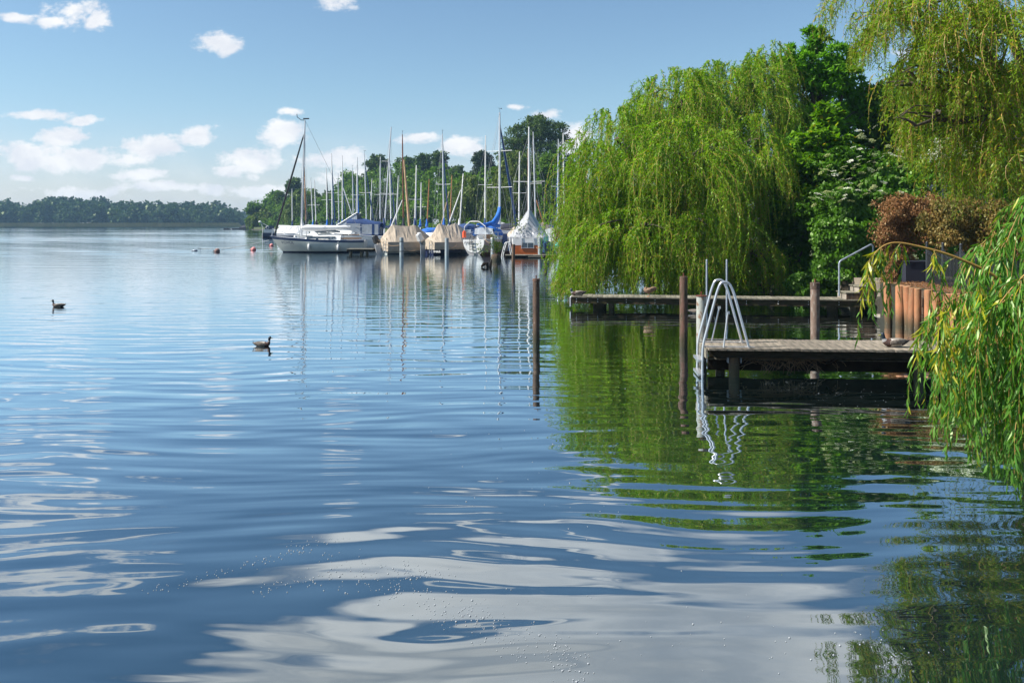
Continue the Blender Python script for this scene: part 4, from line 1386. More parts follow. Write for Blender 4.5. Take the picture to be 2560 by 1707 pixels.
# ---- palisade of peeled logs along the bank
pal = empty('palisade', (9.3, 17.5, 0), 0, 'row of peeled orange logs holding the right bank', 'palisade')
pr = random.Random(12)
y = 20.9
logme = []
for k in range(4):
    b = MB()
    rings = []
    ph = pr.uniform(0, 6)
    for i in range(10):
        z = -1.3 + 2.28 * i / 9
        rr = 0.095 * (1.04 - .012 * i) * pr.uniform(.98, 1.02)
        rings.append([((rr + .004 * math.sin(3 * q * math.pi / 8 + ph + i)) * math.cos(q * math.pi / 8) + .012 * math.sin(z * 2 + ph), rr * math.sin(q * math.pi / 8), z) for q in range(16)])
    b.loft(rings, cap=False, mat=0)
    b.add(rings[-1], [tuple(range(16))], 1)
    logme.append(b.mesh('log', [M['log'], M['log_end']]))
i = 0
while y > 12.9:
    s_ = pr.uniform(0.82, 1.2)
    o_ = inst('log', logme[i % 4], pal, (pr.uniform(-.06, .04) - 0.02, y - 17.5, pr.uniform(-.07, .03)), (pr.uniform(-.03, .03), pr.uniform(-.03, .03), pr.uniform(0, 6)), (s_, s_, 1))
    y -= 0.2 * s_ + pr.choice([0.06, 0.14, 0.22, 0.30])
    i += 1
b = MB()
for k in range(5):
    z = .05 + .19 * k
    b.box((0.14 + pr.uniform(-.02, .02), -0.8, z), (.05, 8.0, .175))
b.build('backing_board', M['pile'], pal)
lit = []
rng = np.random.default_rng(5)
n_ = 3500
p = np.stack([rng.uniform(9.35, 10.4, n_), rng.uniform(14, 21.6, n_), np.full(n_, 0.945) + rng.random(n_) * .02], -1)
d = unit(np.stack([rng.normal(0, 1, n_), rng.normal(0, 1, n_), rng.normal(0, .25, n_)], -1))
V, Q = leaf_quads(p, d, unit(np.cross(d, np.array([0, 0, 1.0]) + rng.normal(0, .3, (n_, 3)))), rng.uniform(.04, .1, n_), .02)
tag(np_mesh('leaf_litter', V, Q, LM['brown']), 'brown leaf litter on the bank behind the logs', 'leaf litter', kind='stuff')

# ---- black picket fence with dipping top line
fp = [P(2317, 700, 21.3), P(2357, 706, 20.3), P(2402, 713, 19.3), P(2455, 731, 17.9), P(2520, 748, 16.6), P(2600, 775, 15.4)]
fe = empty('picket_fence', (fp[0].x, fp[0].y, 0.93), 0, 'black metal picket fence with scalloped top behind the log palisade', 'fence')
fb_ = Vector((fp[0].x, fp[0].y, 0.93))
pk = MB()
pk.tube([(0, 0, 0.03), (0, 0, 1.0)], 0.012, 6)
pme = pk.mesh('picket', M['iron'])
po = MB()
po.tube([(0, 0, 0), (0, 0, 1.0)], 0.03, 8)
po.ell((0, 0, 1.02), (.036, .036, .036), 8, 5)
pome = po.mesh('post', M['iron_post'])
for i in range(len(fp)):
    q = Vector((fp[i].x, fp[i].y, 0.93)) - fb_
    inst('post', pome, fe, q)
    if i == len(fp) - 1: break
    e = Vector((fp[i + 1].x, fp[i + 1].y, 0.93)) - fb_
    nn = int((e - q).length / 0.072)
    top = MB()
    tp, bp_ = [], []
    for k in range(nn + 1):
        f = k / nn
        c = q.lerp(e, f)
        hgt = 0.94 - 0.17 * math.sin(f * math.pi)
        if 0 < k < nn:
            inst('picket', pme, fe, c, (0, 0, 0), (1, 1, hgt))
        tp.append(c + Vector((0, 0, hgt - .10)))
    top.tube(tp, 0.009, 5)
    top.tube([q + Vector((0, 0, .08)), e + Vector((0, 0, .08))], 0.011, 5)
    top.build('rail', M['iron'], fe)
bn = MB()
cbn = P(2300, 690, 22.0)
bn.box((cbn.x - .1, 21.9, 0.93 + .26), (.85, .5, .52))
bn.box((cbn.x - .1, 21.9, 0.93 + .535), (.9, .55, .03))
bn.tube([(cbn.x + .05, 21.6, .94), (cbn.x - .02, 21.62, 1.15), (cbn.x + .01, 21.6, 1.35)], .012, 5)
o_ = bn.build('compost_bin', M['dark_canvas'])
tag(o_, 'dark grey box under the withered hedge at the fence end', 'box')

# ---- house half hidden behind the golden willow
hs = empty('brick_house', (PX(2490, 42), 42, -0.2), R(-12), 'brick house with a red tiled roof half hidden behind the golden willow', 'house')
b = MB()
b.box((0, 2.5, 2.6), (9, 7, 5.2))
b.build('wall', M['brickw'], hs)
b = MB()
b.add([(-4.9, -1.4, 5.15), (4.9, -1.4, 5.15), (4.9, 2.5, 9.3), (-4.9, 2.5, 9.3), (-4.9, 6.4, 5.15), (4.9, 6.4, 5.15), (-4.9, -1.2, 5.0), (4.9, -1.2, 5.0), (4.9, 6.2, 5.0), (-4.9, 6.2, 5.0)],
      [(0, 1, 2, 3), (3, 2, 5, 4), (0, 6, 7, 1), (4, 5, 8, 9), (0, 3, 4, 9, 6), (1, 7, 8, 5, 2)])
roof = b.build('roof', M['rooft'], hs)
tl = MB()
nrm_ = Vector((0, -4.15, 3.9)).normalized()
for rrow in range(18):
    for c_ in range(30):
        f = (rrow + .5) / 18
        pc = Vector((-4.75 + c_ * .32 + (.16 if rrow % 2 else 0), -1.4 + 3.9 * f, 5.15 + 4.15 * f)) + nrm_ * 0.03
        rot = Matrix.Rotation(math.atan2(4.15, 3.9) - R(3), 3, 'X')
        tl.box(pc, (.29, .33, .02), rot=rot)
tag(tl.build('roof_tiles', M['rooft'], hs), kind='stuff')
for wx in (-3, -1, 1.5, 3.2):
    b = MB()
    b.box((wx, -1.01, 3.9), (1.0, .06, 1.2))
    f_ = b.build('window', M['white_gel'], hs)
    for s_ in (-.235, .235):
        g_ = MB()
        g_.box((wx + s_, -1.05, 3.9), (.42, .03, 1.06))
        g_.build('pane', M['glass'], f_)
b = MB()
b.box((1.5, 2.0, 9.4), (.6, .6, 1.4))
b.build('chimney', M['brickw'], roof)

# ================================================================== NEAR WILLOW BOUGHS
def near_willow():
    rng = np.random.default_rng(77)
    pr = random.Random(77)
    base = Vector((7.6, 6.6, 0.93))
    root = empty('overhanging_willow', base, 0, 'willow whose long-leaved shoots hang over the water at the right edge', 'tree')
    tm = MB()
    fk = Vector((7.3, 6.6, 3.0))
    tm.tube([base + Vector((0, 0, -.4)), base + Vector((0, 0, .3)), base.lerp(fk, .5), fk], [.36, .28, .25, .22], 12)
    limb(tm, fk, (8.2, 8.0, 6.5), .17, .06, pr, 6)
    limb(tm, fk, (7.9, 4.8, 6.8), .15, .06, pr, 6)
    tm.build('trunk', M['bark'], root).matrix_parent_inverse = Matrix.Translation(-base)
    # boughs given as what they pass through: (x px, y px, distance)
    B = [
        ([(2900, 860, 6.3), (2560, 735, 6.3), (2470, 680, 6.3), (2380, 640, 6.3), (2300, 617, 6.3), (2235, 607, 6.3), (2195, 625, 6.3), (2168, 668, 6.3)], .016),
        ([(2950, 700, 6.8), (2700, 605, 6.8), (2560, 575, 6.8), (2480, 590, 6.7), (2430, 640, 6.7)], .012),
        ([(2950, 520, 6.0), (2700, 500, 6.0), (2600, 470, 6.0), (2545, 540, 6.0), (2500, 650, 6.0)], .012),
        ([(2950, 800, 5.7), (2700, 740, 5.7), (2560, 730, 5.7), (2500, 760, 5.7), (2430, 800, 5.7), (2365, 870, 5.7)], .012),
        ([(2950, 660, 5.5), (2700, 640, 5.5), (2600, 660, 5.5), (2530, 720, 5.5), (2470, 800, 5.5)], .012),
        ([(2950, 980, 5.9), (2700, 860, 5.9), (2560, 840, 5.9), (2480, 860, 5.9), (2420, 920, 5.9)], .012),
        ([(2950, 900, 6.6), (2700, 800, 6.6), (2500, 730, 6.6), (2420, 735, 6.6), (2350, 770, 6.6), (2315, 830, 6.6)], .011),
        ([(2900, 450, 6.4), (2700, 420, 6.4), (2620, 450, 6.4), (2580, 560, 6.4)], .011),
        ([(2950, 1050, 5.4), (2700, 950, 5.4), (2600, 960, 5.4), (2540, 1010, 5.4)], .011),
    ]
    bm_ = MB()
    starts, Ls, outs, pref = [], [], [], []

    def cr(pts, n_):
        """smooth line through points"""
        o = []
        for i in range(len(pts) - 1):
            p0 = pts[max(0, i - 1)]; p1 = pts[i]; p2 = pts[i + 1]; p3 = pts[min(len(pts) - 1, i + 2)]
            for k in range(n_):
                u_ = k / n_
                o.append(0.5 * ((2 * p1) + (p2 - p0) * u_ + (2 * p0 - 5 * p1 + 4 * p2 - p3) * u_ ** 2 + (3 * p1 - p0 - 3 * p2 + p3) * u_ ** 3))
        o.append(pts[-1])
        return o
    for bi, (pts, r0) in enumerate(B):
        w3 = [P(*q) for q in pts]
        # join to the trunk out of frame
        line = cr([fk + Vector((0, 0, pr.uniform(-.3, .3)))] + w3, 8)
        n_ = len(line)
        bm_.tube(line, [r0 * .55 * (2.0 - 1.75 * k / n_) for k in range(n_)], 7)
        cand = line[12:]
        step = 1
        dens = [26, 22, 26, 28, 32, 30, 28, 22, 22][bi]
        for k in range(dens):
            f = pr.uniform(0.0, 1.0) ** (0.8)
            p = cand[min(len(cand) - 1, int(f * len(cand)))]
            xpx = CX + p.x * F / p.y
            if bi == 0:
                # lower limit of the drooping tips
                if xpx < 2215: L_ = pr.uniform(.35, .55) * p.y / 6
                elif xpx < 2300: L_ = pr.uniform(.3, .75)
                else: L_ = pr.uniform(.4, .95)
                if xpx < 2330 and pr.random() < .80: continue
            else:
                lo = np.interp(xpx, [2300, 2350, 2420, 2480, 2560, 2700], [1010, 1090, 1140, 1215, 1240, 1260])
                zlow = PZ(lo, p.y)
                L_ = min(pr.uniform(.4, 1.5), max(.3, (p.z - zlow) * pr.uniform(.45, 1.0)))
            starts.append((p.x, p.y, p.z)); Ls.append(L_)
            a = pr.uniform(0, 6.28)
            outs.append((-0.30 + 0.5 * math.cos(a), 0.5 * math.sin(a)))
        if bi == 0:
            for q in ((2185, 632), (2200, 622), (2222, 612), (2245, 609), (2262, 612), (2168, 668)):
                p = P(q[0], q[1], 6.3)
                starts.append(tuple(p)); Ls.append(pr.uniform(.30, .60)); outs.append((-.25, 0.05))
    # lower tiers: a second generation hanging inside the curtain
    for k in range(170):
        xp = 2570 - 235 * pr.random() ** 1.15 if k < 95 else pr.uniform(2560, 2750)
        Y_ = pr.uniform(5.3, 6.8)
        ytop = pr.uniform(np.interp(xp, [2290, 2400, 2560], [860, 720, 640]), np.interp(xp, [2290, 2400, 2560], [960, 980, 1050]))
        p = P(xp, ytop, Y_)
        lo = np.interp(xp, [2300, 2350, 2420, 2480, 2560, 2700], [1030, 1100, 1150, 1220, 1245, 1260])
        L_ = min(pr.uniform(.35, .95), max(.2, (p.z - PZ(lo, Y_)) * pr.uniform(.75, 1)))
        starts.append(tuple(p)); Ls.append(L_); outs.append((pr.uniform(-.5, .2), pr.uniform(-.3, .3)))
    bm_.build('bough', M['twig'], root).matrix_parent_inverse = Matrix.Translation(-base)
    # crown above and to the right of the frame, seen only in the water
    A = np.array(starts); L = np.array(Ls); out = np.array(outs)
    n = len(A)
    # leaves: three-segment folded blades
    k = np.maximum(6, (L / 0.021).astype(int))
    sid = np.repeat(np.arange(n), k)
    off = np.concatenate([[0], np.cumsum(k)[:-1]])
    tt = (np.arange(len(sid)) - off[sid] + rng.random(len(sid)) * .6) / k[sid]
    ph = rng.random(n) * 6.28

    def path(i, t_):
        h = 0.34 * L[i] * (1 - np.exp(-3.5 * t_))
        return np.stack([A[i, 0] + out[i, 0] * h + .025 * np.sin(t_ * 5 + ph[i]), A[i, 1] + out[i, 1] * h + .02 * np.sin(t_ * 4 + ph[i]),
                         A[i, 2] + .03 * L[i] * np.sin(np.clip(t_ * 5, 0, np.pi)) - L[i] * t_ ** 1.3], -1)
    p = path(sid, tt)
    tg = unit(path(sid, tt + .02) - p)
    side = unit(rng.normal(0, 1, (len(sid), 3)) * np.array([1, 1, .5]))
    d = unit(tg * .9 + side * .62 + np.array([0, 0, -.30]))
    wd = unit(np.cross(d, rng.normal(0, 1, (len(sid), 3))))
    nor = unit(np.cross(d, wd))
    ln = (0.098 * rng.uniform(.6, 1.2, len(sid)) * np.clip(1.2 - .5 * tt, .6, 1.1))[:, None]
    wi = (0.0135 * rng.uniform(.8, 1.25, len(sid)))[:, None]
    # order: the 300 that show largest become objects
    m = len(p)
    T_ = np.array([0, .3, .65, 1.0])
    Wd = np.array([.18, 1.0, .75, .0])
    curl = rng.uniform(-.12, .30, m)[:, None]
    V = np.empty((m, 7, 3))
    for j in range(3):
        c = p + d * ln * T_[j] + np.array([0, 0, -1.0]) * ln * curl * T_[j] ** 2 + nor * ln * .05 * math.sin(T_[j] * 3)
        V[:, j * 2] = c + wd * wi * Wd[j] * .5
        V[:, j * 2 + 1] = c - wd * wi * Wd[j] * .5
    V[:, 6] = p + d * ln + np.array([0, 0, -1.0]) * ln * curl
    xpx = CX + p[:, 0] * F / p[:, 1]
    ypx = HY - (p[:, 2] - H) * F / p[:, 1]
    vis = (xpx < 2555) & (xpx > 2100) & (ypx > 560)
    score = np.where(vis, ln[:, 0] / p[:, 1] * (2.2 - (xpx - 2150) / 400), 0)
    pick = np.argsort(-score)[:290]
    mask = np.ones(m, bool)
    mask[pick] = False
    faces = np.array([[0, 1, 3, 2], [2, 3, 5, 4], [4, 5, 6, 6]])
    Vs = V[mask].reshape(-1, 3)
    nb_ = mask.sum()
    base_i = (np.arange(nb_) * 7)[:, None]
    Q1 = np.concatenate([base_i + faces[0], base_i + faces[1]])
    T3 = base_i + np.array([4, 5, 6])
    # one mesh with quads and tris
    me = bpy.data.meshes.new('leaves')
    me.vertices.add(len(Vs))
    me.vertices.foreach_set('co', (Vs - np.array(base)).astype(np.float32).ravel())
    loops = np.concatenate([Q1.ravel(), T3.ravel()]).astype(np.int32)
    me.loops.add(len(loops))
    me.loops.foreach_set('vertex_index', loops)
    tot = np.concatenate([np.full(len(Q1), 4), np.full(len(T3), 3)]).astype(np.int32)
    me.polygons.add(len(tot))
    me.polygons.foreach_set('loop_start', np.concatenate([[0], np.cumsum(tot)[:-1]]).astype(np.int32))
    me.polygons.foreach_set('loop_total', tot)
    me.materials.append(LM['willow_n'])
    me.update(calc_edges=True)
    o = bpy.data.objects.new('leaves', me)
    COL.objects.link(o)
    o.parent = root
    tag(o, kind='stuff')
    # single leaves share four blades
    mes = []
    for q in range(4):
        cu = (-.05, .1, .2, .3)[q]
        vs = []
        for j in range(3):
            for s_ in (.5, -.5):
                vs.append((Wd[j] * s_ * .0135, T_[j] * .1, -.1 * cu * T_[j] ** 2 + .004 * math.sin(T_[j] * 3)))
        vs.append((0, .1, -.1 * cu))
        mb_ = MB()
        mb_.add(vs, [(0, 1, 3, 2), (2, 3, 5, 4), (4, 5, 6)])
        mes.append(mb_.mesh('leaf', LM['willow_n']))
    for q, i in enumerate(pick):
        D, Wv = Vector(d[i]), Vector(wd[i])
        N_ = Wv.cross(D)
        Mx = Matrix((Wv, D, N_)).transposed()
        s_ = float(ln[i, 0] / .1)
        o = inst('leaf', mes[q % 4], root, Vector(p[i]) - base)
        o.rotation_euler = Mx.to_euler()
        o.scale = (s_, s_, s_)
    # stems
    segs = 7
    ts = np.linspace(0, 1, segs + 1)
    sp_ = path(np.repeat(np.arange(n), segs + 1), np.tile(ts, n)).reshape(n, segs + 1, 3)
    parts = []
    for ang in (0, 2.1):
        wv = np.array([math.cos(ang), math.sin(ang), 0])[None, None, :] * (.0026 * (1.3 - ts)[None, :, None])
        SV = np.stack([sp_ - wv, sp_ + wv], 2).reshape(-1, 3)
        bs = (np.arange(n) * (segs + 1) * 2)[:, None] + np.arange(segs)[None, :] * 2
        parts.append((SV, np.stack([bs, bs + 1, bs + 3, bs + 2], -1).reshape(-1, 4)))
    V2, Q2 = cat_(parts)
    np_mesh('twigs', V2 - np.array(base), Q2, M['twig'], root)
    # upper crown (out of frame above and to the right; the water mirrors it)
    lp, sq = [], []
    for (c, rx, ry, drop, zb, nn) in (((8.2, 8.0, 7.6), 2.4, 2.4, 2.0, 3.3, 170), ((8.2, 4.8, 7.6), 2.0, 2.2, 2.0, 3.0, 140), ((6.6, 6.6, 7.4), 1.1, 1.6, 1.2, 4.2, 70)):
        A_, L2, o2 = dome(rng, nn, c, rx, ry, drop, zb, .7, 2.2)
        LV, LQ, SV, SQ = strands(rng, A_, L2, o2, .03, .10, .017)
        lp.append((LV, LQ)); sq.append((SV, SQ))
    V, Q = cat_(lp)
    np_mesh('crown', V - np.array(base), Q, LM['willow_n'], root)


near_willow()

# bubbles and fluff on the water: uncountable
rng = np.random.default_rng(9)
pp = []
for (x0, y0, x1, y1, sp_w, n_) in ((380, 1480, 860, 1340, 16, 110), (860, 1430, 640, 1480, 22, 60), (820, 1400, 1230, 1570, 55, 190), (1150, 1500, 1330, 1640, 50, 110), (1380, 1590, 1450, 1700, 30, 90), (1000, 1420, 1100, 1440, 30, 60), (1500, 1600, 2100, 1640, 90, 26),
                                 (2130, 1560, 2300, 1690, 60, 30), (1900, 950, 2250, 1010, 40, 60), (1250, 1000, 1500, 1600, 180, 60)):
    f = rng.random(n_)
    x = x0 + (x1 - x0) * f + rng.normal(0, sp_w, n_)
    y = y0 + (y1 - y0) * f + rng.normal(0, sp_w * .35, n_)
    for a, b_ in zip(x, y):
        if 900 < b_ < 1706:
            pp.append(W(a, b_))
b = MB()
for p in pp:
    r0 = rng.uniform(.0022, .0050) * (1 if rng.random() < .92 else 1.6)
    b.ell((p.x, p.y, .001), (r0, r0, r0 * .8), 6, 4)
tag(b.build('bubbles', M['foam']), 'scattered bubbles and fluff floating on the calm water', 'bubbles', kind='stuff')

# ================================================================== DUCKS
M['d_green'] = mat('drake_head_feathers', (0.008, 0.022, 0.028), 0.35, col2=(0.010, 0.012, 0.035), scale=30)
M['d_brown'] = mat('drake_breast_feathers', (0.07, 0.032, 0.022), 0.7, var=0.4, scale=40)
M['d_grey'] = mat('drake_flank_feathers', (0.50, 0.47, 0.42), 0.8, col2=(0.30, 0.26, 0.22), scale=30)
M['d_back'] = mat('duck_back_feathers', (0.22, 0.185, 0.15), 0.8, col2=(0.09, 0.07, 0.055), scale=30)
M['d_mott'] = mat('hen_mottled_feathers', (0.30, 0.19, 0.12), 0.85, col2=(0.09, 0.055, 0.035), scale=45)
M['d_black'] = mat('duck_black_feathers', (0.012, 0.012, 0.016), 0.6)
M['d_white'] = mat('duck_white_feathers', (0.32, 0.31, 0.30), 0.8)
M['d_bill'] = mat('duck_bill', (0.26, 0.25, 0.05), 0.4)
M['d_leg'] = mat('duck_leg', (0.62, 0.16, 0.03), 0.5)


def duck(name, label, loc, rz, pose='swim', hen=False, scale=1.0, group=None):
    root = empty(name, loc, rz, label, 'duck', group)
    root.scale = (scale,) * 3
    # spine stations: x, z, half-width, half-height, material slot (0 body grey,1 breast,2 neck ring,3 head,4 tail)
    z0 = {'swim': 0.035, 'sit': 0.07, 'stand': 0.17, 'sleep': 0.065}[pose]
    body = [(-.27, z0 + .055, .006, .004, 4), (-.235, z0 + .045, .035, .016, 4), (-.18, z0 + .025, .065, .042, 4), (-.10, z0 + .005, .088, .066, 0), (0, z0, .098, .078, 0),
            (.08, z0, .09, .078, 0), (.135, z0 + .012, .068, .066, 1)]
    if pose == 'stand':   # preening: head turned back into the feathers
        body = [(-.20, z0 + .085, .008, .006, 4), (-.17, z0 + .065, .035, .025, 4), (-.11, z0 + .035, .065, .055, 0), (-.03, z0 + .01, .088, .082, 0), (.05, z0, .095, .095, 0), (.11, z0 + .01, .085, .09, 1),
                (.145, z0 + .04, .062, .065, 1), (.14, z0 + .075, .045, .04, 3), (.11, z0 + .095, .036, .032, 3), (.075, z0 + .085, .012, .012, 3)]
        neck = []
    elif pose == 'sleep':
        neck = [(.155, z0 + .05, .042, .042, 1), (.15, z0 + .085, .034, .034, 3), (.125, z0 + .115, .036, .036, 3), (.085, z0 + .115, .034, .032, 3), (.055, z0 + .10, .018, .018, 3)]
        neck = [(.165, z0 + .035, .046, .048, 1), (.185, z0 + .07, .036, .034, 2), (.195, z0 + .10, .036, .036, 3), (.19, z0 + .135, .036, .036, 3), (.185, z0 + .16, .015, .015, 3)]
    elif pose == 'sit':
        neck = [(.17, z0 + .04, .048, .05, 1), (.185, z0 + .08, .034, .034, 2), (.19, z0 + .11, .034, .034, 3), (.20, z0 + .145, .037, .038, 3), (.205, z0 + .175, .030, .026, 3), (.205, z0 + .185, .01, .01, 3)]
    else:
        neck = [(.165, z0 + .045, .045, .050, 1), (.175, z0 + .085, .030, .032, 1), (.175, z0 + .105, .028, .030, 2), (.178, z0 + .14, .028, .031, 3), (.19, z0 + .175, .034, .040, 3), (.20, z0 + .205, .028, .032, 3), (.203, z0 + .218, .01, .012, 3)]
    st_ = body + neck
    rings, N = [], 12
    ctr = [Vector((s_[0], 0, s_[1])) for s_ in st_]
    for i, s_ in enumerate(st_):
        tg = (ctr[min(i + 1, len(st_) - 1)] - ctr[max(0, i - 1)])
        tg.normalize()
        nrm = Vector((-tg.z, 0, tg.x))
        rings.append([ctr[i] + Vector((0, s_[2] * math.cos(2 * math.pi * k / N), 0)) + nrm * (s_[3] * math.sin(2 * math.pi * k / N)) for k in range(N)])
    b = MB()
    b.loft(rings, mats=lambda i, k: st_[i + 1][4] if i >= 3 else st_[i][4])
    if hen:
        ms = [M['d_mott']] * 5
    else:
        ms = [M['d_grey'], M['d_brown'], M['d_white'], M['d_green'], M['d_black']]
    o = b.build('body', ms, root)
    sb = o.modifiers.new('smooth', 'SUBSURF')
    sb.levels = sb.render_levels = 1
    for sgn in (1, -1):
        wv = MB()
        ww = [(.10, .085, .028, .03), (.04, .098, .045, .035), (-.05, .092, .050, .028), (-.14, .066, .036, .02), (-.22, .03, .012, .009)]
        rr = []
        for (x, y, h_, t_) in ww:
            zc = z0 + .03 + (-.02 - x) * .09
            if pose == 'stand': zc = z0 + .035 + (.02 - x) * .28; x *= .85
            rr.append([(x, sgn * (y + t_ * .35 * math.cos(q * math.pi / 4)), zc + h_ * math.sin(q * math.pi / 4)) for q in range(8)])
        wv.loft(rr)
        wv.build('wing', M['d_mott'] if hen else M['d_back'], root)
    if pose != 'stand':
        bl = MB()
        hx, hz = st_[-1][0], st_[-1][1] - .035
        bl.loft([[(hx + x, w_ * math.cos(q * math.pi / 4), hz - dz + t_ * math.sin(q * math.pi / 4)) for q in range(8)] for x, w_, t_, dz in ((.012, .013, .014, 0), (.04, .012, .008, .012), (.065, .014, .005, .020), (.075, .008, .003, .022))])
        bl.build('bill', M['d_bill'] if not hen else M['d_leg'], root)
    else:
        for sgn in (.035, -.035):
            lg = MB()
            lg.tube([(0.03, sgn, z0 - .07), (.025, sgn, .03), (.03, sgn, .008)], .007, 6)
            lg.add([(.02, sgn, .01), (.085, sgn - .03, .003), (.095, sgn, .004), (.085, sgn + .03, .003)], [(0, 1, 2, 3)])
            lg.build('leg', M['d_leg'], root)
    # curled tail feathers
    if not hen:
        tf = MB()
        tf.tube([(-.22, 0, z0 + .07), (-.25, 0, z0 + .09), (-.24, 0, z0 + .105)], [.006, .006, .003], 5)
        tf.build('tail_curl', M['d_black'], root)
    return root


duck('duck', 'dark drake swimming left on the open lake', W(146, 767), R(180), 'swim', scale=.85)
duck('duck', 'drake with pale flanks swimming right on the open lake', W(656, 865), R(-4), 'swim', scale=.78)
q = P(1440, 739, 24.45)
duck('duck', 'drake resting on the left end of the long jetty', (q.x + .05, 24.42, zB), R(186), 'sleep', scale=.98)
q = P(1624, 741, 24.2)
duck('duck', 'mottled duck preening upright on the long jetty', (q.x, 24.15, zB + .002), R(172), 'stand', hen=True, scale=.95)
q = W(1740, 783)
duck('duck', 'drake swimming half hidden behind the pale post', q, R(-12), 'swim', scale=.92)
q = P(2232, 856, 13.6)
duck('duck', 'drake sitting on the near jetty under the willow shoots', (P(2236, 857, 13.55).x, 13.55, zA + .0), R(178), 'sit', scale=.92)

# ================================================================== BOATS
def hull_mesh(L, B, fb_b, fb_s, tw=0.75, rake=0.35, trans_rake=0.05, stripe=None, bottom=0.06, levels=None, sheer=0.06, round_t=1.0, fine=0.62):
    """local frame: x from stern (0) to bow (L), y to port, z up from the water"""
    NS = 15
    prof = [0.0, 0.25, 0.5, 0.72, 0.86, 1.0]   # along each section from keel to deck edge
    rings = []
    for i in range(NS):
        t_ = i / (NS - 1)
        if t_ < 0.4:
            hb = B / 2 * (tw + (1 - tw) * math.sin(t_ / 0.4 * math.pi / 2))
        else:
            hb = B / 2 * max(0.012, (1 - ((t_ - 0.4) / 0.6) ** (1 / fine * 1.45)) ** 0.9)
        dk = fb_s + (fb_b - fb_s) * t_ ** 1.6 - sheer * math.sin(t_ * math.pi)
        kz = -0.32 + 0.27 * max(0, (t_ - .8) / .2) ** 2 + 0.2 * max(0, (0.2 - t_) / .2)
        zs = [kz, -0.12, bottom, bottom + (dk - bottom) * 0.42, bottom + (dk - bottom) * 0.80, dk - 0.03, dk]
        ws = [0.02, 0.62, 0.84, 0.96, 0.995, 1.0, 1.0]
        vflare = max(0, (t_ - 0.55) / 0.45)
        if kz > -0.12: zs[1] = kz + .01
        ring = []
        side = []
        for z, w_ in zip(zs, ws):
            w2 = w_ * (1 - 0.45 * vflare * (1 - (z - kz) / (dk - kz)))
            if t_ < .05: w2 = w_ ** round_t
            x = t_ * (L - rake) + rake * t_ * max(0, (z - kz)) / (fb_b - kz) + (trans_rake * (z - 0) * (1 - t_) ** 6 * -1)
            side.append((x, hb * w2, z))
        ring = [(x, -y, z) for x, y, z in side[::-1]] + [s_ for s_ in side]
        rings.append(ring)
    return rings


def make_hull(root, L, B, fb_b, fb_s, m_h, m_bot, m_str=None, m_deck=None, **kw):
    rings = hull_mesh(L, B, fb_b, fb_s, **kw)
    n = len(rings[0])
    b = MB()

    def mi(i, k):
        # order: deck(7 levels, starboard top..keel) then port keel..top
        lv = k if k < 7 else 12 - k
        lv = {0: 2, 1: 2, 2: 0, 3: 0, 4: 1, 5: 1, 6: 1}.get(k if k <= 6 else 12 - k, 0)
        return lv
    # stripe rows: k 0,1 / 11,12 ; sides 2,3 / 9,10 ; bottom the rest
    b.loft(rings, closed=False, cap=False, mats=lambda i, k: 2 if (k in (0, 1, 11, 12)) else (0 if k in (2, 3, 9, 10) else 1))
    # transom
    tr = rings[0]
    b.add(tr, [tuple(range(n))], 3, False)
    o = b.build('hull', [m_h, m_bot, m_str or m_h, m_h], root)
    dk = MB()
    top_l = [r_[0] for r_ in rings]
    top_r = [r_[-1] for r_ in rings]
    vs = [(x, y * .985, z - .025) for x, y, z in top_l] + [(x, 0, z + .02) for x, y, z in top_l] + [(x, y * .985, z - .025) for x, y, z in top_r]
    nn = len(top_l)
    fs = []
    for i in range(nn - 1):
        fs += [(i, i + 1, nn + i + 1, nn + i), (nn + i, nn + i + 1, 2 * nn + i + 1, 2 * nn + i)]
    dk.add(vs, fs, 0, True)
    dk.build('deck', m_deck or M['white_gel'], root)
    tr_ = MB()
    for tl_ in (top_l, top_r):
        tr_.tube([(x, y, z + .01) for x, y, z in tl_], .022, 5)
    tr_.build('toe_rail', m_str or M['alu'], root)
    return rings


def cabin(root, x0, x1, z, h, w0, w1, m_=None, win=3, slope=0.5, win_m=None, name='cabin'):
    """trunk cabin from x0 (aft) to x1 (fore)"""
    b = MB()
    rings = []
    for x, hh, ww in ((x0, h, w0), (x0 + .02, h, w0), ((x0 + x1) / 2, h * .97, (w0 * .6 + w1 * .4)), (x1 - slope, h * .82, w1), (x1, h * .04, w1 * .8)):
        r_ = []
        for (fy, fz) in ((-1, 0), (-.93, .7), (-.84, .92), (-.5, 1.02), (0, 1.06), (.5, 1.02), (.84, .92), (.93, .7), (1, 0)):
            r_.append((x, fy * ww / 2, z + fz * hh))
        rings.append(r_)
    b.loft(rings, closed=False, cap=False, mat=0)
    b.add(rings[0], [tuple(range(9))], 0, False)
    c = b.build(name, m_ or M['white_gel'], root)
    if win:
        tot = (x1 - slope - x0) * .86
        wl = tot / win
        for sgn in (-1, 1):
            for i in range(win):
                xm = x0 + .1 + wl * (i + .5)
                f = (xm - x0) / (x1 - x0)
                wd_ = (w0 + (w1 - w0) * f)
                wb = MB()
                wb.box((xm, sgn * (wd_ / 2 * .972), z + h * .42), (wl * .8, .02, h * .36))
                wb.build('window', win_m or M['glass'], c)
    return c


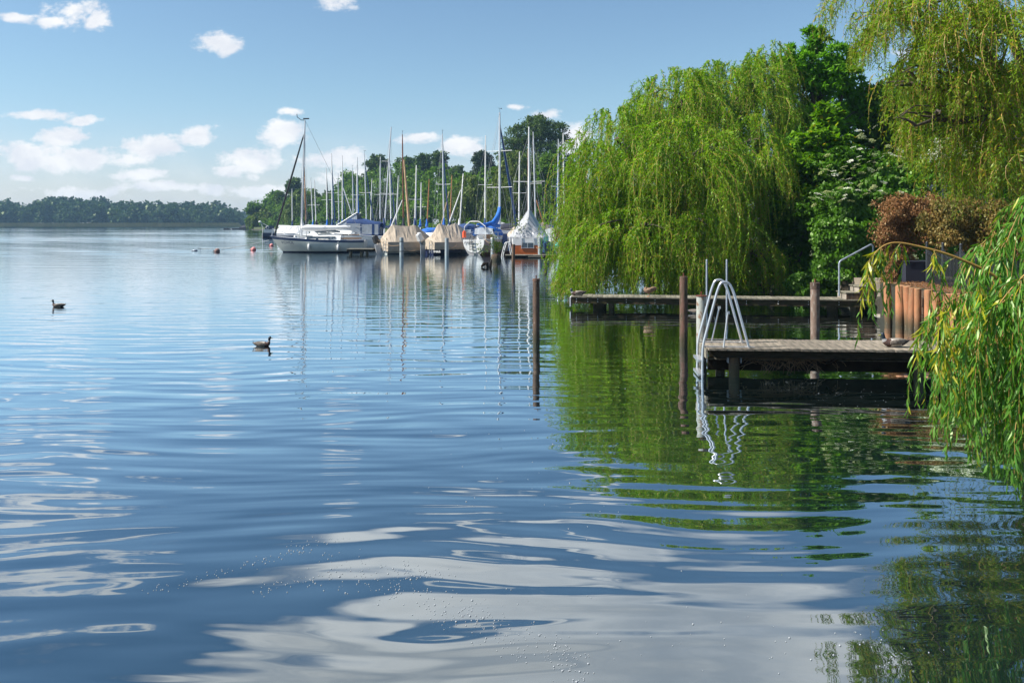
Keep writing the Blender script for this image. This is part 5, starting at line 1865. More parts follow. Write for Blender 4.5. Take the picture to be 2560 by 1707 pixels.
def rig(root, xm, zd, top, mast_m, r_=.055, lean=(0, 0), spread=1, jib=None, jibx=None, jibz=.9, stern=(0, .8), B=2.2, vane=True, boom=None, boom_m=None, boom_len=3.0, boomz=1.0, shrouds=True, wire_r=.011, throat=True, jib_r=.055, spread_w=.75, boomyaw=0.0, cover_k=1.0):
    """mast, spreaders, stays, furled foresail, boom with its cover"""
    T = Vector((xm + lean[0], lean[1], top))
    Bs = Vector((xm, 0, zd))
    mm = MB()
    mm.tube([Bs, Bs.lerp(T, .5), Bs.lerp(T, .85), T], [r_, r_, r_ * .85, r_ * .6], 8)
    m_o = mm.build('mast', mast_m, root)
    hts = {0: [], 1: [.5], 2: [.38, .68]}[spread]
    sp = MB()
    for f in hts:
        c = Bs.lerp(T, f)
        sp.tube([c + Vector((-.05, -spread_w, .02)), c, c + Vector((-.05, spread_w, .02))], .024, 5)
    if hts: sp.build('spreader', M['mast_w'], root)
    if shrouds:
        s_ = MB()
        for sgn in (-1, 1):
            prev = Vector((xm - .15, sgn * B * .46, zd - .2))
            if hts:
                c = Bs.lerp(T, hts[0]) + Vector((-.05, sgn * spread_w, .02))
                s_.tube([prev, c, Bs.lerp(T, .93)], wire_r, 3, cap=False)
            s_.tube([prev, Bs.lerp(T, .5)], wire_r, 3, cap=False)
        s_.tube([Vector((stern[0], 0, stern[1])), T], wire_r, 3, cap=False)
        s_.build('shrouds', M['wire'], root)
    if jibx is not None:
        j0 = Vector((jibx, 0, jibz))
        e = Bs.lerp(T, .90)
        j = MB()
        if jib:
            j.tube([j0, j0.lerp(e, .06), j0.lerp(e, .4), j0.lerp(e, .93), e], [.02, jib_r, jib_r * 1.1, jib_r * .7, .015], 7)
            j.build('furled_sail', jib, root)
        else:
            j.tube([j0, e], wire_r, 3, cap=False)
            j.build('forestay', M['wire'], root)
    if vane:
        v_ = MB()
        v_.tube([T, T + Vector((0, 0, .35))], .012, 4)
        v_.tube([T + Vector((-.3, 0, .33)), T + Vector((.25, 0, .33))], .012, 4)
        v_.box(T + Vector((.28, 0, .35)), (.16, .015, .07))
        v_.build('wind_vane', M['black'], m_o)
    if boom:
        a = Vector((xm - .08, 0, zd + boomz))
        e = a + Vector((-boom_len * math.cos(boomyaw), boom_len * math.sin(boomyaw), .08))
        bb = MB()
        bb.tube([a, e], .05, 8)
        bb.build('boom', boom_m or mast_m, root)
        if boom is not True:
            c = MB()
            pts = [a + (e - a) * f + Vector((0, 0, .07 - .05 * math.sin(f * math.pi))) for f in (0, .1, .3, .6, .85, .98)]
            c.tube(pts, [q_ * cover_k for q_ in (.13, .17, .16, .13, .10, .05)], 9)
            if throat:
                c.tube([a + Vector((.06, 0, .95)), a + Vector((.03, 0, .5)), a + Vector((-.06, 0, .05))], [.07, .12, .2], 9)
            c.build('sail_cover', boom, root)
    return m_o


def boat_root(name, label, x, y, rz, cat='sailboat', group=None):
    return empty(name, (x, y, 0), rz, label, cat, group)


GB = 'boats moored in the marina'


def lettering(root, txt, loc, rot, size, m_, name='lettering', italic=0.3):
    cu = bpy.data.curves.new(name, 'FONT')
    cu.body = txt
    cu.size = size
    cu.shear = italic
    cu.extrude = .004
    cu.materials.append(m_)
    tmp = bpy.data.objects.new(name, cu)
    COL.objects.link(tmp)
    bpy.context.view_layer.update()
    me = bpy.data.meshes.new_from_object(tmp.evaluated_get(bpy.context.evaluated_depsgraph_get()))
    bpy.data.objects.remove(tmp)
    o = bpy.data.objects.new(name, me)
    COL.objects.link(o)
    o.parent = root
    o.location = loc
    o.rotation_euler = rot
    return o


# --- 1. the long white sailboat with the blue stripe, broadside, bow to the left
Y1 = 71.0
xb, xs = PX(673, Y1), PX(912, Y1)
L1 = xs - xb
r1 = boat_root('sailboat', 'long cream-white sailboat with a blue sheer stripe, bow to the left, nearest the open lake', xs, Y1 + .2, R(180), group=GB)
hull = make_hull(r1, L1, 2.7, 1.34, .98, M['cream_gel'], M['navy_hull'], M['navy'], rake=1.15, tw=.62, sheer=.03, bottom=.10)
cabin(r1, 1.9, 5.6, .98, .42, 1.7, .9, win=2, slope=1.3)
cw_ = MB()
for sgn in (-1, 1):
    cw_.box((3.5, sgn * .80, 1.22), (2.4, .02, .20))
cw_.build('window', M['glass'], r1)
xm1 = xs - PX(752, Y1)
mt1 = rig(r1, xm1, 1.35, PZ(300, Y1), M['mast'], r_=.085, lean=(-(PX(761, Y1) - PX(752, Y1)), 0), spread=1, jib=M['black'], jibx=L1 - .35, jibz=1.35, stern=(0.1, 1.0), B=2.5, boom=M['white_canvas'], cover_k=1.6, boom_len=4.1, boomz=.60, jib_r=.085, spread_w=.8, wire_r=.013, vane=False)
b = MB()
tp = Vector((xm1 - .3, 0, PZ(300, Y1)))
b.tube([tp, tp + Vector((.3, 0, .0)), tp + Vector((.65, 0, .25)), tp + Vector((.68, 0, .5))], .03, 5)
b.box(tp + Vector((-.1, 0, .12)), (.5, .04, .1))
b.build('wind_vane', M['black'], mt1)
b = MB()  # pulpit and guard rails
for sgn in (-1, 1):
    b.tube([(L1 - .15, sgn * .1, 1.33), (L1 - .25, sgn * .15, 1.95), (L1 - 1.6, sgn * .6, 1.42)], .018, 5)
    b.tube([(L1 - .25, sgn * .15, 1.95), (L1 - .25, 0, 1.97)], .018, 5)
    b.tube([(2.6, sgn * 1.2, .98), (2.6, sgn * 1.2, 1.52), (0.15, sgn * .85, 1.52), (0.1, sgn * .85, .98)], .016, 5)
    b.tube([(5.2, sgn * 1.1, 1.0), (5.2, sgn * 1.1, 1.55)], .016, 5)
b.build('guard_rail', M['tube'], r1)
b = MB()
b.tube([(.5, 0, 1.45), (2.2, 0, 1.42)], .035, 6)
b.box((1.2, -.6, 1.15), (1.6, .06, .10)).box((1.2, .6, 1.15), (1.6, .06, .10))
b.build('tiller', M['teak'], r1)
# hull text on the side facing the viewer (local +y side after the turn)
lettering(r1, 'VOVOL', (L1 - 1.25, 1.02, .72), (R(90), 0, R(180)), .34, M['navy_hull'], italic=-.25).rotation_euler = (R(90), 0, R(180) - .22)

# --- 2. white motor cruiser with the blue canopy behind it
Y2 = 75.5
r2 = boat_root('motor_cruiser', 'white motor cruiser with a navy canopy and clear windows behind the long sailboat', PX(975, Y2), Y2 + .4, R(180), 'motorboat', GB)
L2 = PX(975, Y2) - PX(782, Y2)
make_hull(r2, L2, 2.9, 1.75, 1.25, M['white_gel'], M['navy_hull'], M['white_gel'], rake=1.6, tw=.9, sheer=.0)
cabin(r2, 3.0, 6.4, 1.45, .72, 2.3, 1.0, win=0, slope=1.9)
wb = MB()
for sgn in (-1, 1):
    rr = [(4.2, 1.72), (5.2, 1.92), (6.2, 1.78), (6.6, 1.60), (5.4, 1.64), (4.3, 1.58)]
    wb.add([(x, sgn * (1.12 - .09 * (x - 4.2)), z) for x, z in rr], [tuple(range(6))])
wb.build('window', M['glass'], r2)
# raked windscreen
b = MB()
ws = [(2.75, 2.95), (4.9, 1.95), (4.8, 1.9), (2.7, 2.0)]
for sgn in (-1, 1):
    b.add([(2.85, sgn * .95, 3.30), (4.75, sgn * .85, 2.12), (3.2, sgn * 1.1, 2.12), (2.75, sgn * 1.1, 2.3)], [(0, 1, 2, 3)])
b.add([(2.85, -.95, 3.30), (2.85, .95, 3.30), (4.75, .85, 2.12), (4.75, -.85, 2.12)], [(0, 1, 2, 3)])
b.build('windscreen', M['vinyl'], r2)
b = MB()
for sgn in (-1, 1):
    b.tube([(2.85, sgn * .97, 3.32), (4.8, sgn * .87, 2.10)], .045, 6)
    b.tube([(4.8, sgn * .87, 2.10), (3.1, sgn * 1.12, 2.10)], .045, 6)
tag(b.build('screen_frame', M['white_gel'], r2), kind='stuff')
cz = lambda y: PZ(y, Y2)
can = MB()
xs2 = PX(975, Y2)
top = [(xs2 - PX(870, Y2), cz(550)), (xs2 - PX(880, Y2), cz(547.5)), (xs2 - PX(908, Y2), cz(549)), (xs2 - PX(935, Y2), cz(556)), (xs2 - PX(948, Y2), cz(556.5)), (xs2 - PX(953, Y2), cz(560))]
rings = []
for x, z in top:
    rings.append([(x, -1.15, z - .42), (x, -1.12, z - .05), (x, -.85, z + .04), (x, 0, z + .09), (x, .85, z + .04), (x, 1.12, z - .05), (x, 1.15, z - .42)])
can.loft(rings, closed=False, cap=False)
can.build('canopy', M['navy_canvas'], r2)
sd = MB()
xa, xb_, xc_, xd = xs2 - PX(870, Y2), xs2 - PX(906, Y2), xs2 - PX(936, Y2), xs2 - PX(952, Y2)
for sgn in (-1, 1):
    yy = sgn * 1.16
    sd.add([(xb_ + .04, yy, cz(560)), (xb_ - .04, yy, cz(560)), (xb_ - .06, yy, cz(590)), (xb_ + .03, yy, cz(587))], [(0, 1, 2, 3)])
    sd.add([(xc_ + .1, yy, cz(560)), (xc_ - .12, yy, cz(560)), (xc_ - .12, yy, cz(593)), (xc_ + .1, yy, cz(593))], [(0, 1, 2, 3)])
    sd.add([(xb_ + .03, yy, cz(585)), (xd, yy, cz(586.5)), (xd, yy, cz(594)), (xc_ + .4, yy, cz(593.5)), (xb_ - .5, yy, cz(591))], [(0, 1, 2, 3, 4)])
    sd.add([(xd + .1, yy, cz(563)), (xd, yy, cz(563)), (xd, yy, cz(588)), (xd + .1, yy, cz(588))], [(0, 1, 2, 3)])
tag(sd.build('canopy_side', M['navy_canvas'], r2), kind='stuff')
for xx0, xx1, z0_, z1_ in ((xa, xb_ + .04, 559, 583), (xb_ - .04, xc_ + .1, 561, 586), (xc_ - .12, xd + .1, 561, 587)):
    wb = MB()
    for sgn in (-1, 1):
        wb.add([(xx0, sgn * 1.15, cz(z0_)), (xx1, sgn * 1.15, cz(z0_)), (xx1, sgn * 1.15, cz(z1_)), (xx0, sgn * 1.15, cz(z1_ - (9 if xx0 == xa else 0)))], [(0, 1, 2, 3)])
    wb.build('clear_window', M['vinyl'], r2)
b = MB()
b.tube([(L2 - .4, -.2, 2.2), (L2 - 2.5, -.95, 2.15), (L2 - 4.5, -1.25, 2.1)], .018, 5)
b.tube([(L2 - .4, .2, 2.2), (L2 - 2.5, .95, 2.15), (L2 - 4.5, 1.25, 2.1)], .018, 5)
b.build('guard_rail', M['tube'], r2)
b = MB()
b.box((4.0, 0, 2.16), (1.8, 1.1, .10))
b.build('sun_pad', M['pink'], r2)


# --- covered boats seen from astern, bows away to the right
def covered(name, label, xc, Yw, rz, L, B, ridge, hull_m, cov, skirt=0.15, mastinfo=None, extra=None, group=GB, cat='sailboat', seed=1, fb=.85, lift=0.0, stripe=None, bottom=None):
    """tent-like tarpaulin; ridge = [(x along hull, z)], skirt = height of its lower hem"""
    r_ = boat_root(name, label, PX(xc, Yw), Yw, rz, cat, group)
    make_hull(r_, L, B, fb + .15, fb, hull_m, bottom or M['navy_hull'], stripe, rake=.6, tw=.72)
    pr_ = random.Random(seed)
    b_ = MB()
    rings_ = []
    n_ = 26
    xs_ = [p_[0] for p_ in ridge]
    zs_ = [p_[1] for p_ in ridge]
    for i in range(n_ + 1):
        f = i / n_
        x_ = xs_[0] + (xs_[-1] - xs_[0]) * f
        zr = float(np.interp(x_, xs_, zs_))
        t_ = min(1, max(0, x_ / L))
        hb = B / 2 * (0.78 + .22 * math.sin(min(1, t_ / .4) * math.pi / 2)) if t_ < .4 else B / 2 * max(.1, (1 - ((t_ - .4) / .6) ** 2.2))
        hb *= 1.06
        w1 = pr_.uniform(-.03, .03)
        wr = .06 * math.sin(i * 1.9) + .04 * math.sin(i * 3.3 + 1)
        prof_ = [(hb * 1.0, skirt + pr_.uniform(-.03, .03)), (hb * 1.03, fb * .62 + lift), (hb * 1.02, fb + .10 + lift), (hb * (.66 + wr), fb + .10 + lift + (zr - fb - .1 - lift) * (.34 - wr * .6)), (hb * (.32 + w1), fb + .1 + lift + (zr - fb - .1 - lift) * (.68 + w1)), (.03, zr)]
        ring_ = [(x_, -y, z) for y, z in prof_] + [(x_, y, z) for y, z in prof_[::-1]]
        rings_.append(ring_)
    b_.loft(rings_, closed=False, cap=False, smooth=False)
    e = rings_[0]
    b_.add(e, [tuple(range(len(e)))], 0, False)
    e = rings_[-1]
    b_.add(e[::-1], [tuple(range(len(e)))], 0, False)
    c_ = b_.build('tarpaulin', cov, r_)
    # creases
    cr_ = MB()
    for i in range(7):
        x_ = xs_[0] + (xs_[-1] - xs_[0]) * pr_.random()
        k = min(n_, int((x_ - xs_[0]) / (xs_[-1] - xs_[0]) * n_))
        for side in (0, 1):
            rg = rings_[k]
            a_, c2, e_ = (Vector(rg[5]), Vector(rg[3]), Vector(rg[1])) if side == 0 else (Vector(rg[6]), Vector(rg[8]), Vector(rg[10]))
            cr_.tube([a_, a_.lerp(c2, .5) + Vector((pr_.uniform(-.15, .15), 0, 0)), c2 + Vector((pr_.uniform(-.2, .2), 0, 0)), e_ + Vector((pr_.uniform(-.3, .3), 0, 0))], [.01, .022, .022, .01], 4, cap=False)
    tag(cr_.build('crease', cov, c_), kind='stuff')
    return r_


def outboard(root, x, y, z, cowl, tilt=0.0, s=1.0):
    """outboard engine with cowl, leg and propeller"""
    b_ = MB()
    Rm = Matrix.Rotation(tilt, 3, 'Y')
    b_.box(Vector((x, y, z + .30 * s)), (.34 * s, .30 * s, .42 * s), taper=.8, rot=Rm)
    b_.ell(Vector((x - .02, y, z + .50 * s)), (.17 * s, .14 * s, .10 * s), 8, 5)
    o_ = b_.build('outboard', cowl, root)
    c_ = MB()
    dn = Rm @ Vector((0, 0, -1))
    p0 = Vector((x, y, z + .1))
    c_.tube([p0, p0 + dn * .45 * s, p0 + dn * .85 * s], [.07 * s, .06 * s, .045 * s], 6)
    c_.box(p0 + dn * .62 * s, (.30 * s, .16 * s, .02), rot=Rm)
    c_.ell(p0 + dn * .85 * s, (.16 * s, .05, .05), 8, 5, rot=Rm)
    c_.build('engine_leg', M['galv'], o_)
    return o_


Y3 = 67.5
r3 = covered('sailboat', 'sailboat under a tan tent tarpaulin with a black outboard, the left of two', 958, Y3 - .6, R(38), 4.6, 2.2, [(-.1, 1.3), (.75, 2.25), (.8, 2.3), (1.6, 2.2), (2.4, 2.18), (2.9, 2.3), (3.0, 2.2), (4.2, 1.4), (4.9, 1.05)], M['cream_gel'], M['tan_canvas'], skirt=.22, seed=3, stripe=M['navy_hull'])
outboard(r3, -.35, .55, .75, M['black'], R(-25), 1.25)
b = MB()
b.box((-.35, .1, .35), (.5, .05, .85), rot=Matrix.Rotation(R(-14), 3, 'Y'))
b.build('rudder', M['white_canvas'], r3)
Y4 = 66.8
r4 = covered('sailboat', 'sailboat under a tan tarpaulin with a white outboard, the right of two', 1072, Y4 - .8, R(40), 4.4, 2.2, [(-.1, 1.2), (.5, 1.75), (.9, 2.4), (1.3, 2.3), (1.9, 2.2), (2.6, 2.42), (2.8, 2.3), (3.6, 1.8), (4.7, 1.15)], M['navy_hull'], M['tan_canvas'], skirt=.38, seed=6, stripe=M['white_gel'])
outboard(r4, -.35, .75, .95, M['white_gel'], R(-28), 1.25)
b = MB()
b.box((-.38, .25, .30), (.42, .05, .8))
b.build('rudder', M['galv'], r4)
lettering(r4, 'Sarabella', (-.10, -.75, .18), (R(90), 0, R(-90)), .26, M['white_gel'])
for rr_ in (r3, r4):
    b = MB()
    for yy in (-.25, -.6):
        b.tube([(-.12, yy, .1), (-.12, yy, 1.0)], .018, 5)
    for z in (.25, .5, .75):
        b.tube([(-.12, -.25, z), (-.12, -.6, z)], .018, 5)
    b.build('boarding_ladder', M['tube'], rr_)

# --- 5. white-sterned sailboat with name and boarding ladder
Y5 = 65.0
r5 = boat_root('sailboat', 'sailboat with a round white stern, name, swim ladder and royal blue sail cover', PX(1186, Y5), Y5, R(62), group=GB)
make_hull(r5, 7.4, 2.6, 1.40, 1.16, M['grey_gel'], M['red_bottom'], M['grey_gel'], rake=.9, tw=.74, round_t=2.2, trans_rake=.1, bottom=.20, sheer=.04)
# transom panel, a rounded white plate set on the stern
b = MB()
pts = []
for k in range(21):
    th = math.pi * k / 20
    pts.append((0, .93 * math.cos(th) * 1.0, 1.14 - .98 * math.sin(th) ** .8))
rg0 = [(-.06 - .1 * (z - .2), y, z) for _, y, z in pts]
rg1 = [(-.02 - .1 * (z - .2), y, z) for _, y, z in pts]
b.loft([rg1, rg0], closed=True, cap=True, smooth=False)
tr5 = b.build('transom', M['white_gel'], r5)
lettering(r5, 'gretzer', (-.185, .80, .90), (R(90), 0, R(-90)), .26, M['navy_hull'])
b = MB()
for yy in (.28, -.02):
    b.tube([(-.2, yy, .35), (-.24, yy, 1.3), (-.15, yy, 1.42), (.0, yy, 1.3)], .022, 6)
for z in (.42, .62, .82, 1.02):
    b.box((-.23, .13, z), (.05, .3, .035))
b.build('boarding_ladder', M['black'], r5)
b = MB()
b.tube(bent([(.1, .95, 1.16), (.1, .95, 2.15), (.1, .45, 2.55), (.1, -.35, 2.55), (.1, -.95, 2.15), (.1, -.95, 1.16)], 0, fillet=.15), .03, 6)
b.build('stern_arch', M['white_gel'], r5)
cabin(r5, 2.0, 5.2, 1.15, .50, 1.9, 1.0, win=2, slope=1.0)
b = MB()
b.box((1.98, -.15, 1.50), (.03, .62, .75))
b.build('door', M['teak'], r5)
b = MB()
for x, hh in ((1.3, .02), (1.9, .1), (2.6, .02)):
    pass
rings = []
for x, z in ((1.45, 2.10), (1.9, 2.2), (2.7, 2.05), (3.1, 1.7)):
    rings.append([(x, -1.0, 1.45), (x, -.85, z - .15), (x, -.4, z), (x, .4, z), (x, .85, z - .15), (x, 1.0, 1.45)])
b.loft(rings, closed=False, cap=False)
b.build('sprayhood', M['blue_canvas'], r5)
b = MB()
b.add([(1.43, -.86, 1.55), (1.43, .86, 1.55), (1.43, .78, 2.0), (1.43, .3, 2.08), (1.43, -.3, 2.08), (1.43, -.78, 2.0)], [tuple(range(6))])
b.build('clear_window', M['vinyl'], r5)
rig(r5, 4.0, 1.6, PZ(282, Y5 + 3.6), M['mast'], r_=.095, lean=(.0, .0), spread=2, jib=M['navy_canvas'], jibx=7.2, jibz=1.4, stern=(0.1, 1.1), B=2.5, boom=M['blue_canvas'], boom_len=3.6, boomz=.55, jib_r=.10, spread_w=1.15, wire_r=.012, throat=False)
b = MB()   # the raised forward end of the sail cover
b.loft([[(4.0 - dx, w_ * math.cos(q * math.pi / 5), z + h_ * math.sin(q * math.pi / 5)) for q in range(10)] for dx, w_, z, h_ in ((.05, .14, 3.7, .10), (.15, .18, 3.2, .35), (.45, .2, 2.75, .40), (1.2, .19, 2.35, .26), (2.3, .16, 2.25, .17), (3.5, .1, 2.3, .1))])
b.build('sail_bag', M['blue_canvas'], r5)
b = MB()
b.tube([(.12, .98, 1.3), (.12, .98, 1.75)], .15, 10)
b.tube([(.12, .98, 1.75), (.12, .98, 1.85)], .08, 8)
b.build('life_ring_bag', M['orangebuoy'], r5)
b = MB()
for sgn in (-1, 1):
    b.tube([(.2, sgn * .95, 1.7), (3.0, sgn * 1.28, 1.72), (6.6, sgn * .35, 1.95), (7.2, 0, 2.0)], .014, 4)
    for x, y in ((1.6, 1.18), (3.0, 1.28), (4.6, 1.05), (5.8, .7)):
        b.tube([(x, sgn * y, 1.15), (x, sgn * y, 1.75)], .014, 4)
b.build('guard_rail', M['tube'], r5)
b = MB()
b.box((2.4, -1.34, 1.1), (.7, .06, 1.0))
b.build('hanging_cloth', M['navy_canvas'], r5)

# --- 6. orange and white boat under a grey tarpaulin
Y6 = 62.6
r6 = covered('sailboat', 'orange and white boat under a peaked grey tarpaulin at the low pontoon', 1316, Y6, R(84), 5.6, 2.75, [(.35, 1.35), (.7, 2.35), (1.1, 2.75), (1.7, 2.9), (2.3, 3.6), (2.75, 3.2), (3.6, 2.0), (5.6, 1.3)], M['white_gel'], M['grey_canvas'], skirt=1.05, seed=9, fb=1.30, stripe=M['white_gel'], bottom=M['orange'])
bel = MB()
rings = hull_mesh(5.6, 2.78, 1.45, 1.30, tw=.74, rake=.6, bottom=.06)
cut = []
for rg in rings:
    cut.append([(x, y * 1.012, min(z, .80) if z < 1.0 else .80) for x, y, z in rg[1:-1]])
bel.loft(cut, closed=False, cap=False)
bel.add([(x - .02, y, z) for x, y, z in cut[0]], [tuple(range(len(cut[0])))], 0, False)
bel.build('lower_hull', M['orange'], r6)
b = MB()
for yy in (-.55, .35):
    b.tube([(-.08, yy, .55), (-.1, yy, 1.5), (.2, yy * .8, 1.75)], .025, 5)
b.tube([(-.1, -.55, .60), (-.1, .35, .60)], .02, 5)
b.tube([(-.1, -.1, .60), (-.1, -.1, 1.0)], .02, 5)
b.build('boarding_ladder', M['tube'], r6)
b = MB()
b.box((-.07, -.1, .80), (.03, .80, .36))
b.build('door', M['glass'], r6)
rig(r6, 2.3, 1.4, PZ(318, 65), M['mast_w'], r_=.085, lean=(0, 0), spread=1, jib=None, jibx=5.4, jibz=1.4, stern=(.2, 1.4), B=2.5, spread_w=1.2)
rngg = np.random.default_rng(3)
p = np.array([.4, .7, 2.3]) + rngg.normal(0, 1, (120, 3)) * np.array([.15, .25, .35])
d = unit(rngg.normal(0, 1, (120, 3)))
V, Q = leaf_quads(p, d, unit(np.cross(d, rngg.normal(0, 1, (120, 3)))), .16, .07)
np_mesh('creeper', V, Q, LM['willow_far'], r6)

# --- 7. white cabin boat, 8. turquoise-covered boat
Y7 = 66.5
r7 = boat_root('motor_boat', 'tall white cabin boat with a dark door right of the orange boat', PX(1388, Y7), Y7, R(82), 'motorboat', GB)
make_hull(r7, 6.5, 2.5, 1.2, .95, M['white_gel'], M['navy_hull'], M['white_gel'], tw=.9)
cabin(r7, 1.1, 4.8, .95, 1.05, 2.1, 1.3, win=2, slope=.9)
b = MB()
b.box((1.08, -.15, 1.45), (.04, .58, .95))
b.build('door', M['mast_b'], r7)
b = MB()
b.tube([(0, 1.15, 1.0), (0, 1.15, 1.6), (0, -1.15, 1.6), (0, -1.15, 1.0)], .02, 5)
b.tube([(.0, .3, .3), (0, .3, 2.5)], .015, 5)
b.tube([(.0, 1.15, 1.3), (0, -1.15, 1.3)], .015, 5)
b.build('stern_rail', M['tube'], r7)
rig(r7, 3.0, 2.0, PZ(470, 69.5), M['mast'], r_=.06, spread=0, boom=M['white_canvas'], boom_len=2.2, boomz=.5, stern=(0, 1.0), vane=False)
b = MB()
b.tube([(.05, -1.05, 2.3), (.05, -1.05, 2.7)], .11, 8)
b.build('buoy', M['orangebuoy'], r7)
Y8 = 61.5
r8 = covered('dinghy', 'small white boat under a turquoise tarpaulin at the edge of the big willow', 1412, Y8, R(78), 4.2, 1.8, [(.3, .9), (.8, 1.5), (1.5, 2.2), (1.75, 1.6), (2.6, 1.9), (4.0, .9)], M['white_gel'], M['turq_canvas'], skirt=.62, seed=12, fb=.68, cat='dinghy')
outboard(r8, -.15, .25, .45, M['red'], R(-10), .8)
b = MB()
b.tube([(.3, .95, .55), (.3, .95, .12)], .14, 8)
tf_ = b.build('fender', M['navy'], r8)
bigf = MB()
bigf.tube([(PX(1362, 62), 61.6, .3), (PX(1362, 62), 61.6, 1.0)], .17, 10)
bigf.tube([(PX(1369, 62), 61.9, .35), (PX(1369, 62), 61.9, 1.1)], .19, 10)
tag(bigf.build('fender', M['navy']), 'pair of dark blue fenders hanging behind the pontoon post', 'fender')

def fenders(root, pts, m_):
    for (x, y, z) in pts:
        b_ = MB()
        b_.tube([(x, y, z - .28), (x, y, z - .24), (x, y, z + .16), (x, y, z + .20)], [.04, .10, .10, .03], 8)
        b_.tube([(x, y, z + .20), (x, y * .96, z + .55)], .012, 4)
        b_.build('fender', m_, root)


fenders(r1, [(2.0, 1.32, .45), (4.4, 1.28, .5)], M['white_gel'])
fenders(r3, [(1.0, 1.15, .45), (2.4, 1.22, .45)], M['navy'])
fenders(r5, [(2.2, -1.36, .55), (4.2, -1.25, .6)], M['white_gel'])
fenders(r6, [(1.0, 1.35, .6), (2.6, 1.35, .65)], M['navy'])
for (x0_, y0_, Ya, x1_, y1_, Yb_, lb) in ((1004, 612, 65, 945, 600, 66.2, 'sagging rope from the banded post to the left tan-covered boat'),
                                         (1004, 614, 65, 1040, 625, 66, 'sagging rope from the banded post to its right'),
                                         (1117, 612, 63.5, 1142, 612, 66, 'rope from the blue-grey post to the right tan-covered boat'),
                                         (1232, 603, 62.5, 1208, 592, 65, 'rope from the capped post to the white-sterned sailboat'),
                                         (1350, 618, 62, 1335, 606, 62.8, 'rope from the right grey post to the orange boat')):
    b = MB()
    pa, pb = P(x0_, y0_, Ya), P(x1_, y1_, Yb_)
    b.tube([pa.lerp(pb, i / 8) - Vector((0, 0, .25 * math.sin(math.pi * i / 8))) for i in range(9)], .018, 4)
    tag(b.build('mooring_rope', M['reed']), lb, 'rope', 'mooring ropes in the marina')

# --- pontoons
def pontoon(label, x0, x1, Yp, wd_, z, seed, ang=0.0, piles=()):
    o0 = PX(x0, Yp)
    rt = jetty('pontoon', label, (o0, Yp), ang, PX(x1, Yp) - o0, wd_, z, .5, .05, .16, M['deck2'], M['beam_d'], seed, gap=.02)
    for x in piles:
        pile(rt, PX(x, Yp) - o0, .15, -1.2, z - .05, .12)
    return rt


pontoon('short plank pontoon at the stern of the long sailboat', 866, 936, 66.3, 1.6, .42, 21, piles=(876, 903, 917))
pontoon('low plank pontoon in front of the orange boat', 1262, 1430, 60.2, 1.0, .18, 22, piles=(1290, 1340, 1395))
b = MB()
b.box((PX(1340, 59.8), 59.7, .08), (1.1, .35, .05))
tag(b.build('plank', M['deck2']), 'loose pale plank floating before the low pontoon', 'plank')
ld2 = empty('ladder', (PX(1262, 61), 61, 0), 0, 'small white hooped ladder on the marina pontoon beside the stump', 'ladder')
for dy in (0, .45):
    b = MB()
    x0_ = PX(1252, 61) - PX(1262, 61) + dy * .25
    b.tube(bent([(x0_, dy, -.3), (x0_ + .1, dy, .3), (x0_ + .32, dy, 1.05), (x0_ + .55, dy, 1.05), (x0_ + .72, dy, .15)], 0, fillet=.16), .032, 7)
    b.build('rail', M['white_gel'], ld2)

